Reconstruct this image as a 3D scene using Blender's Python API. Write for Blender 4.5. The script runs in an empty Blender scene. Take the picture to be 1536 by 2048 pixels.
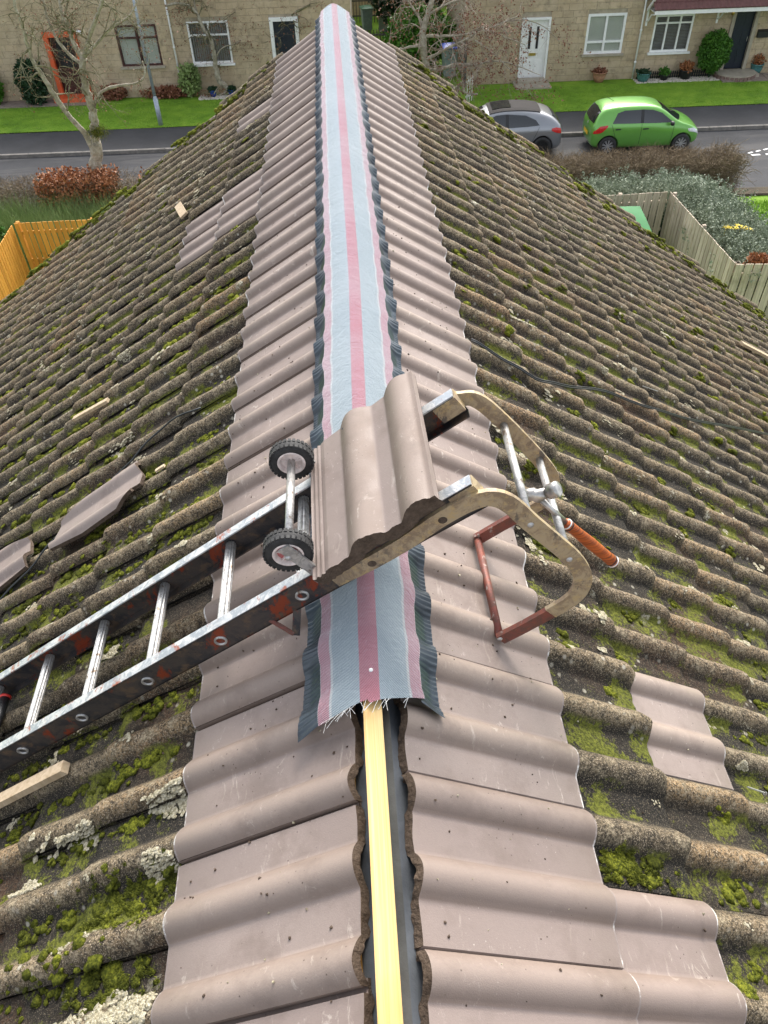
import bpy, math, random, bmesh
import numpy as np
from mathutils import Vector, Matrix, noise
from mathutils.bvhtree import BVHTree
R = math.radians
scene = bpy.context.scene
COL = scene.collection
random.seed(7); rng = np.random.default_rng(7)

# ------------------------------------------------------------ camera, sky, sun, exposure
CAM = Vector((0.0002, -0.3326, 1.3089))
YAW, PITCH, ROLL, FPX = R(2.0117), R(45.0713), R(-2.1811), 1528.0
fwd = Vector((math.sin(YAW)*math.cos(PITCH), math.cos(YAW)*math.cos(PITCH), -math.sin(PITCH)))
rgt = Vector((math.cos(YAW), -math.sin(YAW), 0)); upv = rgt.cross(fwd)
RX = rgt*math.cos(ROLL)+upv*math.sin(ROLL); UX = -rgt*math.sin(ROLL)+upv*math.cos(ROLL)
cd = bpy.data.cameras.new('camera'); cam = bpy.data.objects.new('camera', cd); COL.objects.link(cam)
cam.matrix_world = Matrix(((RX.x, UX.x, -fwd.x, CAM.x), (RX.y, UX.y, -fwd.y, CAM.y), (RX.z, UX.z, -fwd.z, CAM.z), (0, 0, 0, 1)))
cd.sensor_fit = 'VERTICAL'; cd.sensor_height = 36; cd.lens = FPX/2048*36; cd.clip_start = .02; cd.clip_end = 2000
scene.camera = cam
w = bpy.data.worlds.new('World'); scene.world = w; w.use_nodes = True
nt = w.node_tree; bg = nt.nodes['Background']; sky = nt.nodes.new('ShaderNodeTexSky')
SUN_EL, SUN_AZ = R(42), R(12)            # azimuth from +Y towards +X
sky.sky_type = 'NISHITA'; sky.sun_disc = False; sky.sun_elevation = SUN_EL; sky.sun_rotation = SUN_AZ
sky.air_density = 1.0; sky.dust_density = 4.0; sky.ozone_density = 1.0
hs = nt.nodes.new('ShaderNodeHueSaturation'); hs.inputs['Saturation'].default_value = .35; nt.links.new(sky.outputs[0], hs.inputs['Color']); nt.links.new(hs.outputs[0], bg.inputs[0]); bg.inputs[1].default_value = .15
sd = bpy.data.lights.new('sun', 'SUN'); sd.energy = 1.0; sd.angle = R(18); sd.color = (1, .94, .86)
sun = bpy.data.objects.new('sun', sd); COL.objects.link(sun)
sdir = Vector((math.sin(SUN_AZ)*math.cos(SUN_EL), math.cos(SUN_AZ)*math.cos(SUN_EL), math.sin(SUN_EL)))
sun.rotation_euler = sdir.to_track_quat('Z', 'Y').to_euler(); sun.location = (8, 20, 20)
scene.view_settings.view_transform = 'Standard'; scene.view_settings.look = 'None'
scene.view_settings.exposure = 1.42; scene.view_settings.gamma = 1
scene.render.engine = 'CYCLES'

# ------------------------------------------------------------ helpers
ALPHA = R(34.275); SA, CA = math.sin(ALPHA), math.cos(ALPHA); GZ = -8.4
def ray(px, py): return (RX*((px-768)/FPX)+UX*((1024-py)/FPX)+fwd)
def at_y(px, py, Y): d = ray(px, py); return CAM+d*((Y-CAM.y)/d.y)
def at_z(px, py, z): d = ray(px, py); return CAM+d*((z-CAM.z)/d.z)
def SL(side, s, y, n=0):                 # roof slope coordinates: side -1 left, +1 right
    return Vector((side*s*CA+side*n*SA, y, -s*SA+n*CA))
def at_s(px, py, side, n=0):
    nn = Vector((side*SA, 0, CA)); d = ray(px, py); return CAM+d*((n-nn.dot(CAM))/nn.dot(d))
TH = -.032
SE = Vector((math.cos(TH), math.sin(TH), 0)); SN = Vector((-math.sin(TH), math.cos(TH), 0)); SO = Vector((0, 27.6, GZ))
def ST(u, v, h=0): return SO+SE*u+SN*v+Vector((0, 0, h))

class MB:
    def __init__(s): s.v = []; s.f = []; s.m = []; s.a = []
    def add(s, vs, fs, mi=0, at=None):
        b = len(s.v); s.v += [tuple(p) for p in vs]; s.f += [tuple(i+b for i in f) for f in fs]; s.m += [mi]*len(fs)
        s.a += (list(at) if at is not None else [0.0]*len(vs)); return s
    def box(s, c, d, rot=None, mi=0):
        c = Vector(c); vs = []
        for z in (-.5, .5):
            for y in (-.5, .5):
                for x in (-.5, .5):
                    p = Vector((x*d[0], y*d[1], z*d[2]));  p = rot @ p if rot else p; vs.append(c+p)
        return s.add(vs, [(0, 2, 3, 1), (4, 5, 7, 6), (0, 1, 5, 4), (2, 6, 7, 3), (0, 4, 6, 2), (1, 3, 7, 5)], mi)
    def bar(s, a, b, wd, ht, up=(0, 0, 1), mi=0):
        a, b = Vector(a), Vector(b); x = (b-a); L = x.length; x.normalize(); y = Vector(up).cross(x).normalized(); z = x.cross(y)
        return s.box((a+b)/2, (L, wd, ht), Matrix((x, y, z)).transposed(), mi)
    def tube(s, pts, r, n=8, mi=0, cap=True, flute=0):
        pts = [Vector(p) for p in pts]; rr = r if isinstance(r, (list, tuple)) else [r]*len(pts)
        t = (pts[1]-pts[0]).normalized(); u = t.orthogonal().normalized(); vs = []
        for i, p in enumerate(pts):
            t = (pts[min(i+1, len(pts)-1)]-pts[max(i-1, 0)]).normalized(); u = (u-t*u.dot(t)).normalized(); w_ = t.cross(u)
            for k in range(n):
                an = 2*math.pi*k/n; q = rr[i]*(1-(flute if k % 2 else 0)); vs.append(p+(u*math.cos(an)+w_*math.sin(an))*q)
        fs = [(i*n+k, i*n+(k+1) % n, (i+1)*n+(k+1) % n, (i+1)*n+k) for i in range(len(pts)-1) for k in range(n)]
        if cap: fs += [tuple(range(n-1, -1, -1)), tuple(range((len(pts)-1)*n, len(pts)*n))]
        return s.add(vs, fs, mi)
    def lathe(s, c, prof, n=20, axis=(0, 0, 1), mi=0):
        c = Vector(c); ax = Vector(axis).normalized(); u = ax.orthogonal().normalized(); w_ = ax.cross(u); vs = []
        for r, h in prof:
            for k in range(n): an = 2*math.pi*k/n; vs.append(c+ax*h+(u*math.cos(an)+w_*math.sin(an))*r)
        m = len(prof)
        fs = [(i*n+k, i*n+(k+1) % n, (i+1)*n+(k+1) % n, (i+1)*n+k) for i in range(m-1) for k in range(n)]
        return s.add(vs, fs, mi)
    def grid(s, nx, ny, fn, mi=0, at=None, flip=False):
        vs = [fn(i/nx, j/ny) for j in range(ny+1) for i in range(nx+1)]
        fs = [(j*(nx+1)+i, j*(nx+1)+i+1, (j+1)*(nx+1)+i+1, (j+1)*(nx+1)+i) for j in range(ny) for i in range(nx)]
        if flip: fs = [f[::-1] for f in fs]
        return s.add(vs, fs, mi, [at(i/nx, j/ny) for j in range(ny+1) for i in range(nx+1)] if at else None)
    def prism(s, poly, y0, y1, tf=lambda x, y, z: (x, y, z), mi=0):     # poly in (x,z), extruded in y
        n = len(poly); vs = [tf(x, y0, z) for x, z in poly]+[tf(x, y1, z) for x, z in poly]
        return s.add(vs, [tuple(range(n)), tuple(range(2*n-1, n-1, -1))]+[(i, i+n, (i+1) % n+n, (i+1) % n) for i in range(n)], mi)
    def ico(s, c, rad, sub=1, jit=.2, mi=0, sq=(1, 1, 1), rot=None):
        V, F = ICO[sub]; c = Vector(c); o = Vector((random.random()*50,)*3); vs = []
        for p in V:
            q = p*(1+jit*noise.noise(p*1.8+o)*1.6); q = Vector((q.x*sq[0]*rad, q.y*sq[1]*rad, q.z*sq[2]*rad))
            vs.append(c+(rot @ q if rot else q))
        return s.add(vs, F, mi)
    def mesh(s, name, mats, smooth=False):
        me = bpy.data.meshes.new(name); me.from_pydata(s.v, [], s.f)
        for m in (mats if isinstance(mats, (list, tuple)) else [mats]): me.materials.append(m)
        me.polygons.foreach_set('material_index', s.m)
        if smooth: me.polygons.foreach_set('use_smooth', [True]*len(s.f))
        if any(s.a):
            at = me.attributes.new('crest', 'FLOAT', 'POINT'); at.data.foreach_set('value', s.a)
        me.update(); return me
    def build(s, name, mats, parent=None, smooth=False, **k):
        return obj(name, s.mesh(name, mats, smooth), parent, **k)
def icos(sub):
    bm = bmesh.new(); bmesh.ops.create_icosphere(bm, subdivisions=sub, radius=1)
    r = ([v.co.copy() for v in bm.verts], [tuple(v.index for v in f.verts) for f in bm.faces]); bm.free(); return r
ICO = {1: icos(1), 2: icos(2), 3: icos(3)}
def obj(name, me, parent=None, label=None, cat=None, group=None, kind=None, mw=None):
    o = bpy.data.objects.new(name, me); COL.objects.link(o)
    if parent: o.parent = parent
    if mw is not None: o.matrix_local = mw
    return tag(o, label, cat, group, kind)
def tag(o, label=None, cat=None, group=None, kind=None):
    if label: o['label'] = label
    if cat: o['category'] = cat
    if group: o['group'] = group
    if kind: o['kind'] = kind
    return o
def thing(name, label, cat, loc=(0, 0, 0), rz=0, group=None):
    o = obj(name, None, None, label, cat, group); o.location = loc; o.rotation_euler = (0, 0, rz); o.empty_display_size = .2; return o
def tris_object(name, V, F, mat, parent=None, **k):     # fast numpy triangles
    me = bpy.data.meshes.new(name); V = np.asarray(V, dtype=np.float32); F = np.asarray(F, dtype=np.int32)
    me.vertices.add(len(V)); me.vertices.foreach_set('co', V.ravel()); m = F.shape[1]
    me.loops.add(F.size); me.loops.foreach_set('vertex_index', F.ravel()); me.polygons.add(len(F))
    me.polygons.foreach_set('loop_start', np.arange(0, F.size, m, dtype=np.int32)); me.polygons.foreach_set('loop_total', np.full(len(F), m, dtype=np.int32))
    me.materials.append(mat); me.update(calc_edges=True); return obj(name, me, parent, **k)
def leaves(P, size, flat=.0, up=0.0, elong=1.6):         # one quad per point; P (N,3)
    n = len(P); d = rng.normal(size=(n, 3)); d[:, 2] = d[:, 2]*(1-flat)+up; d /= np.linalg.norm(d, axis=1)[:, None]
    e = rng.normal(size=(n, 3)); e -= (e*d).sum(1)[:, None]*d; e /= np.linalg.norm(e, axis=1)[:, None]
    sz = (size*rng.uniform(.6, 1.4, n))[:, None]; d = d*sz*elong; e = e*sz*.5
    V = np.stack([P-e*.1, P+d*.5+e, P+d, P+d*.5-e], 1).reshape(-1, 3); F = np.arange(4*n).reshape(-1, 4); return V, F
def blades(P, D, wd):                                    # thin triangles P -> P+D
    n = len(P); e = rng.normal(size=(n, 3)); D = np.asarray(D); dn = D/np.linalg.norm(D, axis=1)[:, None]
    e -= (e*dn).sum(1)[:, None]*dn; e /= np.linalg.norm(e, axis=1)[:, None]; e *= (wd*rng.uniform(.7, 1.3, n))[:, None]
    V = np.stack([P-e, P+e, P+D], 1).reshape(-1, 3); return V, np.arange(3*n).reshape(-1, 3)

# ------------------------------------------------------------ materials
class NT:
    def __init__(s, name, rough=.6, metal=0, spec=.5):
        s.m = bpy.data.materials.new(name); s.m.use_nodes = True; s.t = s.m.node_tree; s.b = s.t.nodes['Principled BSDF']
        s.b.inputs['Roughness'].default_value = rough; s.b.inputs['Metallic'].default_value = metal; s.b.inputs['Specular IOR Level'].default_value = spec
        s.g = s.t.nodes.new('ShaderNodeNewGeometry'); s.tc = s.t.nodes.new('ShaderNodeTexCoord')
    def l(s, a, b): s.t.links.new(a, b)
    def coord(s, sc=(1, 1, 1), obj_=False, rot=(0, 0, 0)):
        m = s.t.nodes.new('ShaderNodeMapping'); m.inputs['Scale'].default_value = sc; m.inputs['Rotation'].default_value = rot
        s.l(s.tc.outputs['Object'] if obj_ else s.g.outputs['Position'], m.inputs[0]); return m.outputs[0]
    def noise(s, sc, det=4, co=None, ro=.55, dist=0):
        n = s.t.nodes.new('ShaderNodeTexNoise'); n.inputs['Scale'].default_value = sc; n.inputs['Detail'].default_value = det
        n.inputs['Roughness'].default_value = ro; n.inputs['Distortion'].default_value = dist
        s.l(co or s.g.outputs['Position'], n.inputs['Vector']); return n.outputs[0]
    def voro(s, sc, co=None, out='Distance', rnd=1):
        n = s.t.nodes.new('ShaderNodeTexVoronoi'); n.inputs['Scale'].default_value = sc; n.inputs['Randomness'].default_value = rnd
        s.l(co or s.g.outputs['Position'], n.inputs['Vector']); return n.outputs[out]
    def ramp(s, f, st):
        n = s.t.nodes.new('ShaderNodeValToRGB'); el = n.color_ramp.elements
        while len(el) < len(st): el.new(.5)
        for e, (p, c) in zip(el, st): e.position = p; e.color = (*c, 1) if isinstance(c, tuple) else (c, c, c, 1)
        s.l(f, n.inputs[0]); return n.outputs[0]
    def mix(s, f, a, b, mode='MIX'):
        n = s.t.nodes.new('ShaderNodeMix'); n.data_type = 'RGBA'; n.blend_type = mode
        for i, x in ((0, f), (6, a), (7, b)):
            if hasattr(x, 'node'): s.l(x, n.inputs[i])
            elif i == 0: n.inputs[0].default_value = x
            else: n.inputs[i].default_value = (*x, 1)
        return n.outputs[2]
    def math(s, op, a, b=0.0, c=0.0):
        n = s.t.nodes.new('ShaderNodeMath'); n.operation = op; n.use_clamp = False
        for i, x in enumerate((a, b, c)):
            if hasattr(x, 'node'): s.l(x, n.inputs[i])
            else: n.inputs[i].default_value = x
        return n.outputs[0]
    def rand(s): return s.t.nodes.new('ShaderNodeObjectInfo').outputs['Random']
    def attr(s, nm='crest'): n = s.t.nodes.new('ShaderNodeAttribute'); n.attribute_name = nm; return n.outputs['Fac']
    def sep(s, co, i): n = s.t.nodes.new('ShaderNodeSeparateXYZ'); s.l(co, n.inputs[0]); return n.outputs[i]
    def col(s, c):
        if hasattr(c, 'node'): s.l(c, s.b.inputs['Base Color'])
        else: s.b.inputs['Base Color'].default_value = (*c, 1)
        return s
    def rough(s, c): s.l(c, s.b.inputs['Roughness']); return s
    def bump(s, h, st=.5, dist=.002):
        n = s.t.nodes.new('ShaderNodeBump'); n.inputs['Strength'].default_value = st; n.inputs['Distance'].default_value = dist
        s.l(h, n.inputs['Height']); s.l(n.outputs[0], s.b.inputs['Normal']); return s
def simple(name, c, rough=.6, metal=0, var=.25, sc=20, bump=0, bsc=None, spec=.5):
    n = NT(name, rough, metal, spec); f = n.noise(sc, 5)
    n.col(n.mix(n.ramp(f, [(.3, 0.), (.7, 1.)]), tuple(x*(1-var) for x in c), tuple(min(1, x*(1+var)) for x in c)))
    if bump: n.bump(n.noise(bsc or sc*4, 4), .6, bump)
    return n.m

def mat_newtile():
    n = NT('new_concrete_tile', .6, spec=.35)
    f = n.noise(3.2, 5, ro=.6); r = n.rand()
    a = n.mix(n.ramp(f, [(.32, 0.), (.68, 1.)]), (.240, .194, .172), (.315, .258, .226))
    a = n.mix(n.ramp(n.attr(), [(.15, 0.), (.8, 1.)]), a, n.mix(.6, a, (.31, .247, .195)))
    a = n.mix(n.math('MULTIPLY', r, .6), a, (.22, .17, .15))
    fine = n.noise(260, 3); a = n.mix(n.math('MULTIPLY', n.ramp(fine, [(.35, 0.), (.65, 1.)]), .22), a, (.19, .15, .14))
    sc = n.noise(30, 6, co=n.coord((1, .35, 1)), ro=.75, dist=1.5); msk = n.ramp(n.noise(5, 2), [(.45, 0.), (.6, 1.)])
    scf = n.math('MULTIPLY', n.ramp(sc, [(.585, 0.), (.66, .65)]), msk); a = n.mix(scf, a, (.52, .46, .40))
    d = n.voro(60); dm = n.ramp(n.noise(8, 2), [(.5, 0.), (.6, 1.)])
    a = n.mix(n.math('MULTIPLY', n.ramp(d, [(.05, 1.), (.12, 0.)]), dm), a, (.06, .04, .03))
    wh = n.voro(85, co=n.coord((1, 1, 1.3))); wm = n.ramp(n.noise(4.3, 3, co=n.coord((1, 1, 1), rot=(1, 0, 2))), [(.55, 0.), (.68, .7)])
    a = n.mix(n.math('MULTIPLY', n.ramp(wh, [(.06, 1.), (.13, 0.)]), wm), a, (.6, .56, .5))
    a = n.mix(n.math('MULTIPLY', n.ramp(n.attr(), [(0., 0.), (.1, .5), (.5, .3), (.85, 0.)]), n.ramp(n.noise(7, 3), [(.3, .5), (.7, 1.)])), a, (.17, .115, .075))  # brown tint along the roll flanks, crease shading painted into the tile colour
    st = n.noise(9, 4, ro=.7); a = n.mix(n.math('MULTIPLY', n.ramp(st, [(.5, 0.), (.7, 1.)]), .5), a, (.16, .12, .10))
    n.col(a); n.rough(n.ramp(n.noise(14, 4), [(.3, .48), (.7, .72)]))
    n.bump(n.math('ADD', n.noise(420, 3), n.math('MULTIPLY', n.noise(40, 3), .8)), .35, .0012); return n.m
def mat_oldtile():
    n = NT('weathered_mossy_tile', .85, spec=.25); cr = n.attr(); r = n.rand()
    f = n.noise(7, 6, ro=.65)
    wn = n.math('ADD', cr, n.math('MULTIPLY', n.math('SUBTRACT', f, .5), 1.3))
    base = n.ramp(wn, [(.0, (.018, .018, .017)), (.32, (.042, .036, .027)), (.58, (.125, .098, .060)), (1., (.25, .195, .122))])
    rust = n.ramp(n.noise(2.3, 4), [(.52, 0.), (.68, .75)]); base = n.mix(rust, base, n.mix(.5, base, (.17, .085, .045)))
    base = n.mix(n.ramp(n.noise(38, 5, ro=.75), [(.48, 0.), (.6, .7)]), base, (.03, .026, .021)); tone = n.ramp(r, [(0., (.62, .62, .62)), (.6, (1., .97, .92)), (1., (1.4, 1.2, .98))]); base = n.mix(1., base, tone, 'MULTIPLY')
    gr = n.noise(330, 3, ro=.7); base = n.mix(n.ramp(gr, [(.54, 0.), (.61, .95)]), base, n.mix(cr, (.17, .14, .10), (.52, .43, .31)))
    base = n.mix(n.ramp(n.noise(150, 4, ro=.75), [(.49, 0.), (.58, .85)]), base, (.022, .019, .015))
    mn = n.math('ADD', n.noise(7.5, 5, ro=.6), n.math('MULTIPLY', n.math('SUBTRACT', n.noise(110, 3, ro=.8), .5), .35)); ta = n.math('MULTIPLY', n.ramp(n.noise(21, 6, ro=.8), [(.52, 0.), (.60, .85)]), n.ramp(cr, [(.3, 0.), (.75, 1.)])); base = n.mix(ta, base, n.mix(n.ramp(n.noise(200, 3), [(.4, 0.), (.6, 1.)]), (.13, .105, .07), (.42, .35, .235)))
    al = n.math('MULTIPLY', n.ramp(mn, [(.528, 0.), (.575, 1.)]), n.ramp(cr, [(.25, 1.), (.6, 0.)]))
    base = n.mix(n.math('MULTIPLY', al, .9), base, n.mix(n.ramp(n.noise(120, 4, ro=.8), [(.35, 0.), (.65, 1.)]), (.03, .036, .006), (.20, .215, .028)))
    v = n.voro(5.5, out='Distance'); li = n.math('ADD', v, n.math('MULTIPLY', n.noise(45, 5, ro=.75), .55))
    sel = n.ramp(n.noise(1.9, 2), [(.47, .0), (.56, 1.)])
    lm = n.math('MULTIPLY', n.math('MULTIPLY', n.ramp(li, [(.35, 1.), (.385, 0.)]), n.ramp(cr, [(.05, .25), (.4, 1.)])), sel)
    base = n.mix(lm, base, n.mix(n.ramp(n.noise(130, 3), [(.4, 0.), (.6, 1.)]), (.22, .19, .12), (.60, .56, .44)))
    sm = n.voro(26); base = n.mix(n.math('MULTIPLY', n.ramp(sm, [(.1, .8), (.2, 0.)]), n.ramp(n.noise(3.1, 2), [(.5, 0.), (.6, 1.)])), base, (.45, .42, .34))
    n.col(base); h = n.math('ADD', n.noise(300, 4, ro=.7), n.math('MULTIPLY', n.noise(60, 4), 2.0))
    n.bump(n.math('ADD', h, n.math('MULTIPLY', lm, .8)), 1., .0035); return n.m
M = {}
n = NT('chipped_tile_edge', .8); n.col(n.ramp(n.noise(22, 5, ro=.75), [(.35, (.22, .18, .165)), (.52, (.28, .235, .215)), (.60, (.64, .62, .58))])); M['edge'] = n.m
M['tile_end'] = simple('black_tile_end', (.022, .019, .016), .95, 0, .5, 60, .004, 150)  # near-black tone for the ends and undersides of old tiles
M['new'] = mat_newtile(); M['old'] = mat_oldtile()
n = NT('cut_concrete', .95, spec=.2); n.col(n.ramp(n.noise(60, 5, ro=.7), [(.3, (.055, .040, .030)), (.7, (.135, .10, .075))])); n.bump(n.noise(180, 4), 1, .004); M['cut'] = n.m
n = NT('moss', .95, spec=.15); c = n.noise(9, 4); c2 = n.noise(170, 3)
n.col(n.mix(n.ramp(c2, [(.35, .0), (.65, 1.)]), n.ramp(c, [(.35, (.030, .036, .006)), (.6, (.06, .075, .010))]), n.ramp(c, [(.35, (.09, .10, .012)), (.62, (.27, .285, .03))])))
n.bump(n.noise(240, 4, ro=.8), 1, .005); M['moss'] = n.m
n = NT('moss_blade', .8, spec=.2); n.col(n.ramp(n.noise(16, 4, ro=.7), [(.30, (.035, .04, .010)), (.48, (.085, .10, .015)), (.72, (.27, .29, .04))])); M['mossb'] = n.m
n = NT('lichen', .95, spec=.1); n.col(n.ramp(n.noise(140, 4, ro=.7), [(.3, (.14, .12, .07)), (.5, (.40, .36, .25)), (.7, (.66, .62, .50))])); n.bump(n.noise(200, 4), 1, .006); M['lichen'] = n.m
n = NT('roof_membrane', .5, spec=.4); n.col(n.ramp(n.noise(6, 5), [(.3, (.045, .050, .057)), (.7, (.11, .12, .132))])); n.bump(n.noise(25, 4), .5, .006); M['membrane'] = n.m
def wood(name, a, b, sc=(60, 2.5, 60), rough=.6, knots=None, warp=0):
    n = NT(name, rough, spec=.3); co = n.coord(sc); f = n.noise(1, 6, co=co, ro=.6, dist=.6)
    c = n.ramp(f, [(.3, a), (.68, b)])
    c = n.mix(n.math('MULTIPLY', n.rand(), .5), c, tuple(x*.55 for x in a))
    if warp: c = n.mix(n.ramp(n.noise(1, 4, co=n.coord((70, .7, 8)), dist=1.2), [(.50, 0.), (.54, .4), (.60, .05)]), c, (.46, .40, .14)); c = n.mix(n.ramp(n.noise(1, 4, co=n.coord((95, 1.1, 8), rot=(0, 0, .01)), dist=.8), [(.54, 0.), (.6, .45)]), c, (.62, .34, .10))
    if knots: c = n.mix(n.ramp(n.noise(2.2, 5, co=n.coord((1, 1, 1))), [(.52, 0.), (.72, .8)]), c, knots)
    n.col(c); n.bump(f, .4, .002); return n.m
M['batten'] = wood('sawn_yellow_timber', (.58, .38, .12), (.80, .65, .36), (120, 1.3, 60), .55, (.55, .26, .05), 1)
M['offcut'] = wood('pale_timber', (.42, .31, .19), (.66, .53, .37), (60, 60, 8), .7)
M['greyboard'] = wood('weathered_grey_boards', (.34, .28, .215), (.66, .56, .44), (25, 25, 1.3), .85, (.26, .22, .15))
M['orangeboard'] = wood('orange_stained_boards', (.55, .235, .035), (.78, .38, .07), (18, 18, 1.2), .65)
def fabric():
    n = NT('ridge_fabric', .8, spec=.2); co = n.coord((1, 1, 1), True); xs = n.math('SUBTRACT', n.attr(), 1.0); x = n.math('ABSOLUTE', xs)
    wx = n.math('SINE', n.math('MULTIPLY', n.sep(co, 0), 2*math.pi/.0036)); wy = n.math('SINE', n.math('MULTIPLY', n.sep(co, 1), 2*math.pi/.0036))
    wv = n.math('MULTIPLY', wx, wy); wf = n.ramp(wv, [(.0, .0), (.45, 1.)])
    b = n.ramp(x, [(.0, (.60, .20, .25)), (.0160, (.42, .51, .56)), (.079, (.42, .51, .56)), (.0795, (.60, .30, .35)), (.1025, (.82, .78, .78))])
    b.node.color_ramp.interpolation = 'CONSTANT'
    pl = n.ramp(n.math('ABSOLUTE', n.math('SUBTRACT', x, .0795)), [(.0, .95), (.0022, .0)]); b = n.mix(pl, b, (.8, .8, .78))
    pk = n.ramp(n.noise(2.3, 3), [(.4, .0), (.7, .5)]); b = n.mix(pk, b, n.mix(.5, b, (.75, .8, .82)))
    b = n.mix(wf, n.mix(.72, b, (.03, .04, .05)), b); n.col(b)
    n.bump(n.math('ADD', wv, n.math('MULTIPLY', n.noise(30, 4, dist=1.5), 9)), .6, .0011); return n.m
M['fabric'] = fabric(); q_ = M['fabric'].node_tree.nodes['Principled BSDF']; q_.inputs['Sheen Weight'].default_value = .9; q_.inputs['Sheen Roughness'].default_value = .35; q_.inputs['Sheen Tint'].default_value = (.85, .93, 1, 1)
n = NT('pleated_flange', .38, .0, .6); n.col(n.ramp(n.noise(5, 5), [(.3, (.014, .02, .028)), (.7, (.055, .08, .10))])); n.bump(n.noise(1, 4, co=n.coord((25, 260, 25))), .6, .002); n.b.inputs['Roughness'].default_value = .3; M['flange'] = n.m
def painted(name, base, a, b, rough=.5, metal=.3, sc=14, lo=.45, hi=.55, third=None):
    n = NT(name, rough, metal); f = n.noise(sc, 7, ro=.75, dist=.8); c = n.mix(n.ramp(f, [(lo, 0.), (hi, 1.)]), a, b)
    c = n.mix(n.ramp(n.noise(sc*2.3, 6, ro=.7), [(.52, 0.), (.62, 1.)]), c, base)
    if third: c = n.mix(n.ramp(n.noise(sc*.8, 6, co=n.coord((1.3, 1, .7), rot=(.4, .2, 1)), ro=.75), [(.57, 0.), (.63, 1.)]), c, third)
    n.col(c); n.bump(n.noise(sc*8, 4), .4, .001); return n.m
M['railside'] = painted('worn_rail_side', (.12, .085, .06), (.035, .035, .04), (.07, .06, .055), .5, .3, 11, third=(.24, .045, .018))
M['railtop'] = painted('worn_rail_top', (.52, .54, .56), (.62, .62, .61), (.34, .37, .40), .42, .35, 26, third=(.36, .13, .09))
M['tanpaint'] = painted('tan_worn_arm', (.46, .34, .17), (.42, .33, .21), (.27, .20, .13), .55, .2, 22, third=(.13, .11, .09))
M['redpaint'] = painted('red_worn_paint', (.22, .065, .04), (.20, .06, .045), (.13, .06, .045), .55, .2, 20, third=(.33, .30, .27))
M['alu'] = painted('worn_aluminium', (.50, .49, .46), (.36, .36, .35), (.55, .54, .52), .4, .55, 40, third=(.19, .14, .10))
M['steel'] = simple('hammer_steel', (.42, .41, .39), .34, .8, .35, 60)
M['rubber'] = simple('tyre_rubber', (.028, .028, .028), .75, 0, .5, 50, .001)
M['rim'] = simple('off_white_rim', (.74, .64, .60), .5, 0, .25, 60); M['rimred'] = simple('pink_hub', (.42, .12, .12), .5)
n = NT('leather_grip', .38); g = n.noise(1, 3, co=n.coord((5, 5, 5), True)); n.col(n.ramp(n.noise(1, 4, co=n.coord((8, 8, 420), True)), [(.35, (.16, .035, .012)), (.6, (.50, .11, .02))])); M['leather'] = n.m
M['white'] = simple('white_paint', (.82, .82, .80), .4, 0, .05, 8); M['black'] = simple('black_rubber', (.012, .013, .015), .45, 0, .3); M['red'] = simple('red_plastic', (.75, .04, .03), .4)
M['cable'] = simple('black_cable', (.02, .024, .026), .4)
M['greenpl'] = simple('green_sheet', (.025, .17, .045), .75, 0, .15, 3); M['gutter'] = simple('black_gutter', (.02, .025, .03), .35)

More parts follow.
